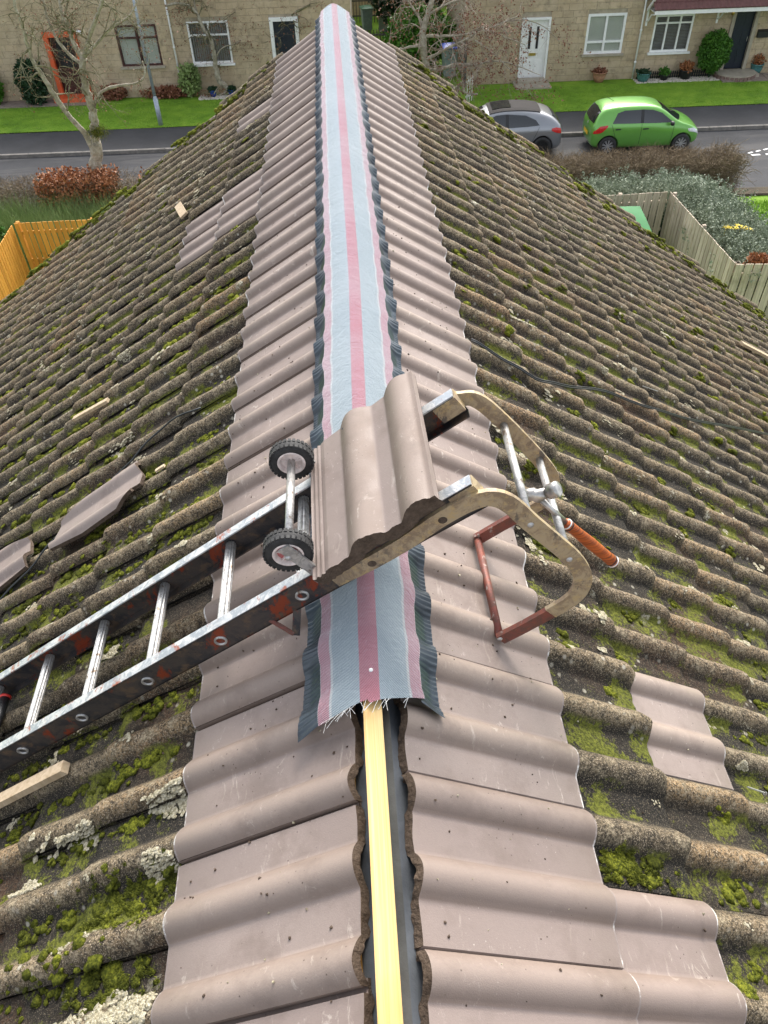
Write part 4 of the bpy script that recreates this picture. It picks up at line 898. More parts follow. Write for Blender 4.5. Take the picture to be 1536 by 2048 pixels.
# picket fences in the gap
def picket(label, u, v, L, n_, h, mat, rz=0):
    r = mk_root('picket_fence', label, 'fence', u, v); r.rotation_euler.z += rz; k = MB(); k.box((.05, 0, h/2), (.035, .02, h)); me = k.mesh('picket', mat)
    k = MB(); k.box((L/2, .03, h*.8), (L, .03, .06)); k.box((L/2, .03, h*.25), (L, .03, .06)); k.build('rail', mat, r)
    for i in range(n_): o = obj('picket', me, r); o.location = (L*i/n_, 0, random.uniform(-.02, .02))
M['greywood'] = wood('dark_grey_pickets', (.06, .06, .06), (.15, .14, .13), (20, 20, 2), .85)
picket('dark wooden picket railing in front of the rear house', -.6, 16.2, 3.2, 22, 1.15, M['greywood'])
picket('weathered grey picket fence below the ridge top on the right', .9, 10.4, 3.3, 24, 1.0, M['greywood'], -.06)
picket('short white picket fence end on the lawn beside the silver car', 4.7, 3.5, .5, 3, .95, M['white'], .9)
k = MB(); [k.box((.04, 0, .14), (.05, .02, .26)) for _ in (0,)]
ed = mk_root('border_edging', 'low dark picket edging along the gravel under the canopy window', 'edging', 11.7, 5.55)
me = k.mesh('picket', M['black'])
for i in range(34): o = obj('picket', me, ed); o.location = (i*.088, 0, .02)
k = MB(); k.box((1.5, .02, .2), (3.0, .015, .03)); k.box((1.5, .02, .09), (3.0, .015, .03)); k.build('rail', M['black'], ed)
gv = MB(); random.seed(9)
for i in range(1500): gv.ico(ST(11.6+random.random()*3.3, 5.02+random.random()*.55, .03), random.uniform(.014, .03), 1, .3)
obj('gravel', gv.mesh('gravel', M['gravel']), None, 'pale gravel strip below the canopy window', 'gravel', kind='stuff')
gv = MB()
for i in range(500): gv.ico(ST(-5.7+random.random()*1.6, 5.1+random.random()*.6, .03), random.uniform(.02, .04), 1, .3)
obj('gravel', gv.mesh('gravel', M['gravel']), None, 'pale stones around the blue pots by the left lawn', 'gravel', kind='stuff')
pv = thing('paving', None, None, tuple(ST(14.9, 4.75, .04)), TH); pv['kind'] = 'structure'; k = MB(); k.box((.3, .22, 0), (.58, .42, .05)); me = k.mesh('slab', M['slab'])
for i in range(9):
    for j in range(2): o = obj('slab', me, pv); o.location = (i*.6, j*.44, random.uniform(-.005, .005))
# plants ------------------------------------------------------------------------
def leafmat(name, a, b, c, sc=2.5, rough=.6):
    n = NT(name, rough, spec=.3); n.col(n.ramp(n.noise(sc, 5, ro=.75), [(.3, a), (.5, b), (.72, c)])); return n.m
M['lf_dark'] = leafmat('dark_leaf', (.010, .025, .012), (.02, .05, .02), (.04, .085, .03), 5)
M['lf_green'] = leafmat('fresh_leaf', (.03, .09, .012), (.06, .17, .015), (.12, .26, .03), 5)
M['lf_topi'] = leafmat('clipped_leaf', (.03, .085, .012), (.05, .14, .015), (.10, .22, .02), 6)
M['lf_grey'] = leafmat('grey_green_leaf', (.10, .125, .075), (.23, .27, .185), (.42, .46, .36), 3)
M['lf_copper'] = leafmat('copper_leaf', (.13, .045, .02), (.30, .115, .045), (.48, .24, .11), 9)
M['lf_brown'] = leafmat('dry_leaf', (.10, .04, .025), (.22, .09, .05), (.32, .16, .09), 9)
M['twig'] = leafmat('brown_twig', (.08, .058, .032), (.18, .135, .082), (.33, .26, .17), 6, .9)
M['bark'] = leafmat('grey_bark', (.16, .14, .10), (.32, .285, .215), (.52, .48, .40), 7, .9)
M['bark2'] = leafmat('olive_bark', (.08, .075, .04), (.17, .155, .09), (.33, .30, .21), 6, .9)
M['twigpale'] = leafmat('pale_twig', (.16, .12, .09), (.34, .28, .22), (.55, .48, .40), 5, .9)
M['yellow'] = simple('yellow_petal', (.80, .62, .04), .6)
def cloud(c, r, N, shell=.55, seed=0):
    P = rng.normal(size=(N, 3)); P /= np.linalg.norm(P, axis=1)[:, None]; rad = shell+(1-shell)*rng.random(N)**.5
    bump = np.array([1+.22*noise.noise(Vector(p)*2.3+Vector((seed, 0, 0))) for p in P])
    return np.array(c)+P*np.array(r)*(rad*bump)[:, None]
def shrub(name, label, u, v, rad, N, size, mat, core=None, stemh=.2, cat='shrub', tilt=0, **kw):
    r = mk_root(name, label, cat, u, v, **kw); P = cloud((0, 0, rad[2]+stemh), rad, N, .5, u)
    V, F = leaves(P, size, .1, .25); tris_object('foliage', V, F, mat, r)
    k = MB(); k.tube([(0, 0, 0), (.02, 0, stemh+rad[2]*.6)], [.04, .02], 7)
    for i in range(7): a = i*.9; k.tube([(0, 0, stemh*.6), (rad[0]*.6*math.cos(a), rad[1]*.6*math.sin(a), stemh+rad[2]*(.8+.5*math.sin(a*2)))], [.02, .006], 5)
    k.ico((0, 0, rad[2]+stemh), 1, 2, .3, sq=(rad[0]*.6, rad[1]*.6, rad[2]*.66)) if core else None
    k.build('stem', core or M['twig'], r); return r
shrub('shrub', 'round clipped green shrub beside the dark blue door', 14.55, 5.4, (.58, .5, .72), 9000, .055, M['lf_topi'], M['lf_dark'], .22)
shrub('shrub', 'dark green upright shrub left of the red doorway', -12.15, 5.5, (.55, .5, .78), 6000, .08, M['lf_dark'], M['lf_dark'], .0)
shrub('shrub', 'wispy olive shrub beside the left drainpipe', -6.0, 5.6, (.42, .4, .6), 1500, .07, M['roughblade'], None, .0)
shrub('shrub', 'bright green plant at the left edge against the house wall', -13.75, 5.6, (.3, .3, .55), 1500, .09, M['lf_green'], None, .1)
shrub('shrub', 'low reddish brown plants under the maroon window', -6.9, 5.65, (1.1, .3, .18), 1600, .08, M['lf_brown'], None, .0)
shrub('shrub', 'low dry brown plants beside the red doorway', -9.1, 5.65, (.5, .3, .25), 900, .08, M['lf_brown'], None, .0)
shrub('shrub', 'ivy green bush mass behind the central tree', 3.2, 8.6, (1.4, 1.2, 1.1), 12000, .09, M['lf_green'], M['lf_dark'], 0)
shrub('shrub', 'tall dark green hedge bush behind the picket fence', 3.0, 13.5, (1.6, 1.3, 1.9), 9000, .12, M['lf_dark'], M['lf_dark'], 0)
shrub('shrub', 'fresh green bush by the left end of the orange fence', -14.6, -8.3, (.9, .8, .75), 4000, .09, M['lf_green'], M['lf_dark'], .0)
shrub('shrub', 'fresh green bush just behind the corner of the orange fence', -9.3, -8.6, (.75, .5, .8), 3500, .08, M['lf_green'], M['lf_dark'], .0)
def pot(label, u, v, r, h, mat, plant=None, pm=None):
    o = mk_root('plant_pot', label, 'plant pot', u, v); k = MB(); k.lathe((0, 0, .02), [(0, 0), (r*.65, 0), (r*.95, h*.55), (r, h*.9), (r*1.08, h*.92), (r*1.08, h), (r*.9, h), (r*.88, h*.85), (0, h*.85)], 18); k.build('pot', mat, o, True)
    if pm: V, F = leaves(cloud((0, 0, h+plant*.6), (r*1.1, r*1.1, plant), 350, .2), .06, 0, .5); tris_object('plant', V, F, M[pm], o)
pot('round teal pot at the drainpipe foot', 11.9, 5.3, .26, .32, M['teal'], .05, 'lf_dark')
pot('small black pot with a green plant between two larger pots', 12.75, 5.35, .17, .22, M['black'], .14, 'lf_topi')
pot('black pot full of orange and green flowers under the canopy window', 13.6, 5.4, .25, .34, M['black'], .18, 'lf_copper')
pot('teal pot with reddish plant on the curved doorstep', 16.55, 5.75, .24, .36, M['teal'], .22, 'lf_copper')
pot('terracotta pot between the white door and the window', 10.2, 5.5, .26, .36, M['terra'], .05, 'lf_brown')
pot('small dark blue pot on pale stones, the left one', -5.15, 5.45, .14, .26, M['bluepot'], .05, 'lf_dark')
pot('small dark blue pot on pale stones, the right one', -4.4, 5.45, .14, .26, M['bluepot'], .05, 'lf_dark')
# street lamp
lp = mk_root('street_lamp', 'galvanised grey street lamp post on the edge of the left lawn', 'street lamp', -6.72, 2.45)
k = MB(); k.tube([(0, 0, 0), (0, 0, .9)], .085, 14); k.tube([(0, 0, .9), (0, 0, 1.0)], [.085, .055], 14, cap=False); k.tube([(0, 0, 1.0), (0, 0, 5.6)], [.055, .04], 14); k.build('pole', simple('galvanised', (.36, .41, .46), .45, .3, .15, 12), lp, True)
k = MB(); k.tube([(0, 0, 5.5), (0, -.3, 5.75), (0, -.9, 5.8)], .03, 8); k.box((0, -1.1, 5.8), (.2, .6, .1)); k.build('lamp_head', M['alu'], lp)
# wheelie bins
def bin_(label, u, v, rz, body, lid, sc=1):
    o = mk_root('wheelie_bin', label, 'wheelie bin', u, v); o.rotation_euler.z += rz; o.scale = (sc,)*3
    k = MB(); vs = [(sx*.24*(t), sy*.28*t2, z) for z, t, t2 in ((.08, .8, .75), (.95, 1, 1)) for sy in (-1, 1) for sx in (-1, 1)]
    k.add(vs, [(0, 2, 3, 1), (4, 5, 7, 6), (0, 1, 5, 4), (2, 6, 7, 3), (0, 4, 6, 2), (1, 3, 7, 5)]); k.box((0, -.0, .93), (.54, .62, .05)); k.build('body', body, o)
    k = MB(); k.grid(6, 6, lambda a, b: ((a-.5)*.56, (b-.5)*.66, .97+.09*math.sin(math.pi*a)**.5*math.sin(math.pi*b)**.5)); k.box((0, 0, .965), (.57, .67, .03)); k.tube([(-.25, .36, .98), (.25, .36, .98)], .018, 8); k.build('lid', lid, o, True)
    for sx in (-1, 1): k = MB(); k.lathe((sx*.26, .24, .1), [(0, -.03), (.1, -.03), (.1, .03), (0, .03)], 14, (1, 0, 0)); k.build('wheel', M['black'], o)
gb = simple('grey_bin', (.22, .27, .28), .55, 0, .2, 8); bl_ = simple('blue_lid', (.05, .09, .42), .45); gl = simple('green_lid', (.06, .16, .08), .45)
bin_('grey wheelie bin with blue lid at the corner of the right house', 4.35, 6.9, .1, gb, bl_, 1.15)
bin_('dark bin with blue lid in the gap beyond the branches', 3.9, 14.6, .3, M['black'], bl_)
bin_('bin with blue lid beside the picket railing by the ridge top', 1.9, 14.2, -.2, gb, bl_)
bin_('bin with green lid beside the picket railing, left of the blue lid', 1.1, 14.6, .2, gb, gl)
k = MB(); k.box((0, 0, .85), (.12, .12, 1.7)); o = mk_root('gate_post', 'dark timber gate post at the corner of the right house', 'post', 4.82, 5.4); k.build('post', M['greywood'], o)
# fences ------------------------------------------------------------------------
def board_fence(label, A, B, h, pitch, bw, mat, toprail=True, zb=GZ-.12, posts=True, backrails=True, side=1):
    A, B = Vector((*A, zb)), Vector((*B, zb)); d = B-A; L = d.length; rz = math.atan2(d.y, d.x)
    r = thing('board_fence', label, 'fence', tuple(A), rz); n_ = int(L/pitch)
    pr = random.Random(int(L*100)); meshes = []
    for q in range(4): k = MB(); k.box((bw/2, 0, h/2), (bw, .02, h)); meshes.append(k.mesh('board', mat))
    for i in range(n_+1):
        if (i*pitch+bw) > L+.02: break
        o = obj('board', meshes[i % 4], r); o.location = (i*pitch, pr.uniform(-.003, .003), pr.uniform(-.006, .006)); o.rotation_euler = (0, pr.uniform(-.003, .003), 0)
    for z in (.3, h*.5, h-.25): k = MB(); k.box((L/2, side*.035, z), (L, .045, .07)); k.build('rail', mat, r)
    for i in range(int(L/1.8)+1): k = MB(); k.box((min(L-.05, i*1.8+.05), side*.09, h/2), (.08, .08, h)); k.build('post', mat, r)
    return r
FH = 1.92
board_fence('orange stained board fence across the far left corner below the rough grass', (-8.02, 18.17), (-4.6, 18.17), FH, .135, .104, M['orangeboard'])
board_fence('orange stained board fence running towards the camera at the left edge', (-8.03, 15.0), (-8.05, 18.13), FH, .135, .108, M['orangeboard'])
board_fence('weathered grey board fence beside the green sheet, facing the camera', (4.9, 17.9), (7.95, 18.01), FH, .19, .160, M['greyboard'])
board_fence('weathered grey board fence running from the corner towards the camera', (8.12, 14.28), (7.97, 18.0), FH, .17, .142, M['greyboard'], side=-1)
board_fence('weathered grey board fence at the right edge, nearest to the camera', (8.14, 14.24), (12.5, 13.9), FH, .19, .160, M['greyboard'])
gs = thing('green_sheet', 'plain green sheet roof standing against the grey fence beyond the roof verge', 'sheet', (5.75, 16.75, GZ-.12))
k = MB(); k.grid(6, 6, lambda a, b: (-.1+a*1.45, -.45+b*1.25, 1.80+.0*a+.12*math.sin(a*3)*math.sin(b*3)-.2*(1-b))); k.build('cover', M['greenpl'], gs, True)
k = MB(); k.box((.5, .15, .7), (1.1, .9, 1.4)); k.build('box', M['greenpl'], gs)
# hedges ------------------------------------------------------------------------
def hedge(label, x0, x1, y0, y1, z0, z1, N, mat='twig', ln=.22, wd=.005, leafN=0, lm=None, lr=None, name='hedge', fray=0):
    r = thing(name, label, 'hedge', ((x0+x1)/2, (y0+y1)/2, z0)); o_ = np.array(r.location)
    P = np.stack([rng.uniform(x0, x1, N), rng.uniform(y0, y1, N), rng.uniform(z0+.1, z1, N)], 1)
    top = np.array([.12*noise.noise(Vector((p[0]*1.3, p[1]*1.3, 4))) for p in P]); P[:, 2] += top
    D = rng.normal(size=(N, 3)); D[:, 2] = np.abs(D[:, 2])*.8; D /= np.linalg.norm(D, axis=1)[:, None]; D *= (ln*rng.uniform(.5, 1.5, N))[:, None]
    V, F = blades(P-o_, D, wd); tris_object('twigs', V, F, M[mat], r)
    k = MB()
    for i in range(int((x1-x0)*14)):
        p = Vector((random.uniform(x0, x1), random.uniform(y0, y1), z0)); q = p+Vector((random.uniform(-.4, .4), random.uniform(-.3, .3), (z1-z0)*random.uniform(.6, .95)))
        m_ = (p+q)/2+Vector((random.uniform(-.15, .15), random.uniform(-.1, .1), 0)); k.tube([p-r.location, m_-r.location, q-r.location], [.022, .014, .007], 5)
    k.build('stem', M[mat], r)
    if leafN:
        x2, x3 = lr; P = np.stack([rng.uniform(x2, x3, leafN), rng.uniform(y0-.05, y1, leafN), z0+.25+(z1-z0-.1)*rng.random(leafN)**.7], 1)-o_
        V, F = leaves(P, .065, 0, .1, 1.2); tris_object('leaves', V, F, M[lm], r)
    return r
hedge('long brown bare hedge in front of the road on the left', -15, -7.9, 21.6, 22.6, GZ-.1, -7.12, 30000)
hedge('copper leaved beech part of the hedge under the left tree', -8.0, -5.9, 21.5, 22.5, GZ-.1, -7.05, 7000, leafN=6500, lm='lf_copper', lr=(-8.6, -6.4))
hedge('brown bare hedge continuing right of the copper leaves to the roof edge', -5.9, -3.6, 21.7, 22.5, GZ-.1, -7.15, 9000, leafN=500, lm='lf_copper', lr=(-5.8, -5.0))
hedge('bare brown hedge with tangled branch ends in front of the green car', 5.2, 11.4, 21.2, 22.4, GZ-.1, -7.18, 36000, ln=.26, wd=.006)
# tangled ends
k = MB(); random.seed(4)
br = thing('bare_branches', 'tangled bare branch ends sticking out of the right hedge over the road', 'branches', (11.3, 22.0, -8.0))
for i in range(120):
    p = Vector((random.uniform(-1.6, .2), random.uniform(-.5, .5), random.uniform(.0, .7))); pts = [p]
    for j in range(5): p = p+Vector((random.uniform(.0, .22), random.uniform(-.12, .12), random.uniform(-.12, .14))); pts.append(p.copy())
    k.tube(pts, [.011, .009, .007, .006, .004, .003], 4)
k.build('branches', M['twig'], br)
# grey green bush: upright stems with small leaves
gb_ = thing('bush', 'wide grey green bush filling the corner behind the grey fence', 'bush', (8.5, 19.5, GZ-.1)); o_ = np.array(gb_.location)
P = []; S = []
random.seed(12)
def hbush(x, y):
    inL = 5.4 < x < 10.0 and 18.35 < y < 20.2; inR = 8.35 < x < 10.4 and 14.4 < y < 20.3; inR2 = 8.4 < x < 12.6 and 14.35 < y < 16.5
    if not (inL or inR or inR2): return 0
    e = 9
    if inR or inR2: e = min(e, 10.5-x+.0 if y > 16.5 else 3)
    return max(0, min(1.95, 1.0+.8*min(1, e/1.2)))+.18*noise.noise(Vector((x*1.1, y*1.1, 0)))-(.3 if x < 6.4 else 0)-.22*max(0, y-18.6)
nst = 0
while nst < 7000:
    x, y = random.uniform(5, 12.6), random.uniform(14.4, 21.1); h = hbush(x, y)
    if h <= 0: continue
    nst += 1; h *= random.uniform(.72, 1.05); lean = Vector((random.gauss(0, .14), random.gauss(0, .14), 1)); b0 = Vector((x, y, GZ-.1))
    S.append((b0+lean*(h-.5), b0+lean*h))
    for q in range(34):
        t = h-.5*random.random()**1.4; P.append(tuple(b0+lean*t+Vector((random.gauss(0, .028), random.gauss(0, .028), 0))))
V, F = leaves(np.array(P)-o_, .030, 0, .9, 1.3); tris_object('foliage', V, F, M['lf_grey'], gb_)
A = np.array([tuple(a) for a, b in S])-o_; D = np.array([tuple(b-a) for a, b in S]); V, F = blades(A, D, .006); tris_object('stems', V, F, M['lf_grey'], gb_)
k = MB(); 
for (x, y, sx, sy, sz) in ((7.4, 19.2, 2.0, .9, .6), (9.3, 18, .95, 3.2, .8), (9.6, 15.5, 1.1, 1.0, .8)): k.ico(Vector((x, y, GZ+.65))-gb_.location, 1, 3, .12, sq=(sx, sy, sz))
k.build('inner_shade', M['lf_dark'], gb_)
fl_ = thing('flowers', 'yellow flowers standing in the grey green bush', 'flowers', (9.2, 16.0, -7.2))
for i in range(9):
    c = at_z(1452+i*6+random.uniform(-3, 3), 457+random.uniform(-6, 5), -6.72)-Vector((9.2, 16.0, -7.2)); k = MB(); k.lathe(c, [(.01, 0), (.03, .012), (.055, .02)], 7)
    for q in range(6): an = q*1.047; k.add([c, c+Vector((math.cos(an-.4)*.05, math.sin(an-.4)*.05, .02)), c+Vector((math.cos(an)*.10, math.sin(an)*.10, .01)), c+Vector((math.cos(an+.4)*.05, math.sin(an+.4)*.05, .02))], [(0, 1, 2, 3)])
    k.tube([c, c+Vector((0, 0, -.5))], .006, 5); k.build('flower', M['yellow'], fl_)
sr = thing('shrub', 'small rusty red leaved plant by the fence corner at right', 'shrub', (8.6, 14.45, -7.3)); P = cloud((.15, .05, .62), (.3, .15, .16), 500, .1); V, F = leaves(P, .05); tris_object('foliage', V, F, M['lf_copper'], sr)
# trees -------------------------------------------------------------------------
class Tree:
    def __init__(s, seed, gn=.55, grav=-.02): s.tw = MB(); s.lb = MB(); s.buds = []; s.r = random.Random(seed); s.gn = gn; s.g = grav
    def rv(s): r = s.r; return Vector((r.gauss(0, 1), r.gauss(0, 1), r.gauss(0, 1)))
    def twig(s, p, d, L, rad, dep):
        r = s.r; n_ = 5; pts = [p.copy()]; rr = [rad]; dd = d.normalized()
        for i in range(n_):
            dd = (dd+s.rv()*s.gn*.55+Vector((0, 0, s.g*(i+1)))).normalized(); p = p+dd*(L/n_); pts.append(p.copy()); rr.append(rad*(1-.75*(i+1)/n_))
            if dep > 0 and r.random() < .85:
                s.twig(p, (dd+s.rv()*.75).normalized(), L*r.uniform(.45, .8), rr[-1]*.75, dep-1)
        s.tw.tube(pts, rr, 4 if rad < .012 else 6, cap=False)
        if dep <= 1: s.buds += [tuple(q) for q in pts[2:]]
    def limb(s, pts, r0, r1, subs=8, L=.9, dep=2, start=.25):
        pts = [Vector(p) for p in pts]; Q = []; n_ = len(pts)
        for i in range(n_-1):
            a, b, c, d = pts[max(i-1, 0)], pts[i], pts[i+1], pts[min(i+2, n_-1)]
            for k_ in range(4):
                t = k_/4; Q.append(.5*((2*b)+(c-a)*t+(2*a-5*b+4*c-d)*t*t+(3*b-a-3*c+d)*t**3)+s.rv()*r0*.12)
        Q.append(pts[-1]); m_ = len(Q); rr = [(r0+(r1-r0)*i/(m_-1))*(1+.12*s.r.uniform(-1, 1)) for i in range(m_)]
        s.lb.tube(Q, rr, 10)
        for j in range(subs):
            i = int(m_*(start+(1-start)*s.r.random()))-1; i = max(1, min(m_-2, i)); t = (Q[i+1]-Q[i-1]).normalized()
            s.twig(Q[i], (t*.5+s.rv()*.8).normalized(), L*s.r.uniform(.6, 1.3), min(rr[i]*.5, .028), dep)
    def finish(s, root, bark, twig, bud=None, bs=.03, nb=1.0):
        o = Vector(root.location)
        for m_ in (s.lb, s.tw): m_.v = [tuple(Vector(v)-o) for v in m_.v]
        s.lb.build('trunk', bark, root, True); s.tw.build('branches', twig, root)
        if bud and s.buds:
            B = [b for b in s.buds if s.r.random() < nb]; P = np.array(B)+rng.normal(0, .015, (len(B), 3))-np.array(o); V, F = leaves(P, bs, 0, 0, 1.3); tris_object('buds', V, F, bud, root, kind='stuff')
def tr(px, Y, dy=0): return [at_y(x, y, Y+dy*i/len(px)) for i, (x, y) in enumerate(px)]
t1 = thing('tree', 'bare pale barked tree with forked trunk rising from the copper hedge', 'tree', (-7.1, 22.6, GZ)); T = Tree(1, .6)
Y1 = 22.6; T.limb([(-7.15, 22.6, GZ), *tr([(192, 345), (193, 310), (190, 285)], Y1)], .19, .15, 0)
T.limb(tr([(192, 300), (190, 262), (188, 235), (180, 205), (172, 175), (167, 150), (167, 115)], Y1), .13, .085, 5)
T.limb(tr([(186, 300), (170, 268), (140, 235), (115, 200), (90, 160), (68, 125), (55, 90), (48, 60), (36, 25), (20, -20)], Y1, -.6), .085, .03, 12, 1.0)
T.limb(tr([(188, 215), (193, 195), (210, 180), (235, 172), (270, 167), (285, 158), (290, 140), (284, 122)], Y1, .5), .05, .016, 8, .6)
T.limb(tr([(167, 118), (150, 92), (138, 60), (125, 30), (118, -10)], Y1, .4), .07, .035, 9)
T.limb(tr([(168, 112), (180, 70), (192, 38), (205, 0), (212, -40)], Y1, -.4), .06, .03, 9)
T.limb(tr([(167, 130), (145, 115), (118, 85), (100, 50), (90, 15), (80, -30)], Y1, .7), .05, .02, 9)
T.limb(tr([(170, 112), (195, 85), (215, 62), (240, 45), (262, 28), (275, 0)], Y1, .3), .045, .016, 9)
T.finish(t1, M['bark'], M['bark2'], M['lf_brown'], .03, .25)
k = MB(); mc = at_y(195, 262, Y1-.12)-t1.location
V, F = blades(np.array([tuple(mc+Vector((random.gauss(0, .13), random.gauss(0, .08), random.gauss(0, .08)))) for i in range(900)]), np.array([(random.gauss(0, .05), random.gauss(-.03, .05), random.gauss(-.02, .07)) for i in range(900)]), .006); tris_object('moss_clump', V, F, M['mossb'], t1)
t2 = thing('tree', 'twisted bare tree on the left lawn in front of the blinds window', 'tree', tuple(at_z(462, 192, GZ))); Y2 = t2.location.y; T = Tree(2, .7)
T.limb(tr([(465, 195), (458, 178), (440, 162), (433, 140), (430, 115), (425, 92), (418, 72), (402, 48), (390, 22), (360, 8), (330, 12)], Y2, -.4), .12, .035, 14, 1.0)
T.limb(tr([(460, 180), (440, 190), (430, 198), (428, 188), (436, 176)], Y2, -.3), .05, .02, 3, .4)
T.limb(tr([(405, 50), (392, 20), (385, -10)], Y2, .3), .05, .03, 6); T.limb(tr([(430, 118), (445, 95), (470, 88), (495, 70)], Y2, .6), .035, .012, 7)
T.finish(t2, M['bark'], M['bark2'], M['lf_brown'], .04, .5)
t3 = thing('tree', 'thick olive barked tree beside the black door left of the ridge', 'tree', tuple(at_z(520, 170, GZ))); Y3 = t3.location.y-.4; T = Tree(3, .65)
T.limb([tuple(t3.location), *tr([(516, 140), (508, 105), (506, 80), (500, 50), (492, 10), (490, -40)], Y3)], .17, .09, 8)
T.limb(tr([(508, 82), (530, 78), (555, 58), (572, 42), (590, 25), (620, 10)], Y3, -.8), .085, .03, 10)
T.limb(tr([(506, 60), (515, 30), (530, 5), (545, -30)], Y3, .5), .07, .03, 8); T.limb(tr([(502, 55), (480, 35), (470, 10), (440, -10)], Y3, -.5), .05, .02, 8)
T.finish(t3, M['bark2'], M['bark2'], M['lf_brown'], .04, .5)
t4 = thing('tree', 'spreading bare tree with red brown buds in the gap between the houses', 'tree', tuple(ST(3.6, 4.0, 0))); Y4 = t4.location.y; T = Tree(4, .6, -.05)
T.limb([tuple(t4.location), *tr([(855, 165), (850, 120), (846, 80), (848, 50), (858, 20), (868, -20)], Y4)], .16, .09, 8)
T.limb(tr([(850, 100), (835, 92), (800, 98), (770, 105), (745, 98)], Y4, -.6), .06, .02, 9, .8)
T.limb(tr([(848, 72), (890, 72), (925, 70), (960, 62), (1000, 48), (1040, 30)], Y4, -1.5), .05, .018, 14, 1.1)
T.limb(tr([(850, 120), (880, 105), (905, 92), (940, 75), (962, 55), (1000, 70), (1050, 90)], Y4, -2.0), .06, .014, 18, 1.1)
T.limb(tr([(852, 140), (885, 138), (915, 128), (950, 130), (985, 122), (1030, 130), (1080, 150)], Y4, -2.5), .06, .012, 16, 1.0)
T.limb(tr([(855, 165), (880, 170), (905, 180), (925, 165), (930, 185), (955, 188)], Y4, -2.2), .06, .03, 8, .8)
T.limb(tr([(850, 60), (835, 30), (815, 0), (800, -40)], Y4, .5), .05, .02, 10); T.limb(tr([(856, 30), (890, 10), (930, -5), (980, -20)], Y4, -1.2), .05, .02, 16, 1.2)
T.limb(tr([(1000, 45), (1050, 40), (1090, 55), (1120, 85)], Y4, -1.0), .025, .008, 10, .9); T.limb(tr([(950, 80), (990, 110), (1040, 160), (1070, 200)], Y4-1.5, -1), .022, .006, 12, .8)
T.finish(t4, M['bark'], M['twigpale'], M['lf_brown'], .05, .45)
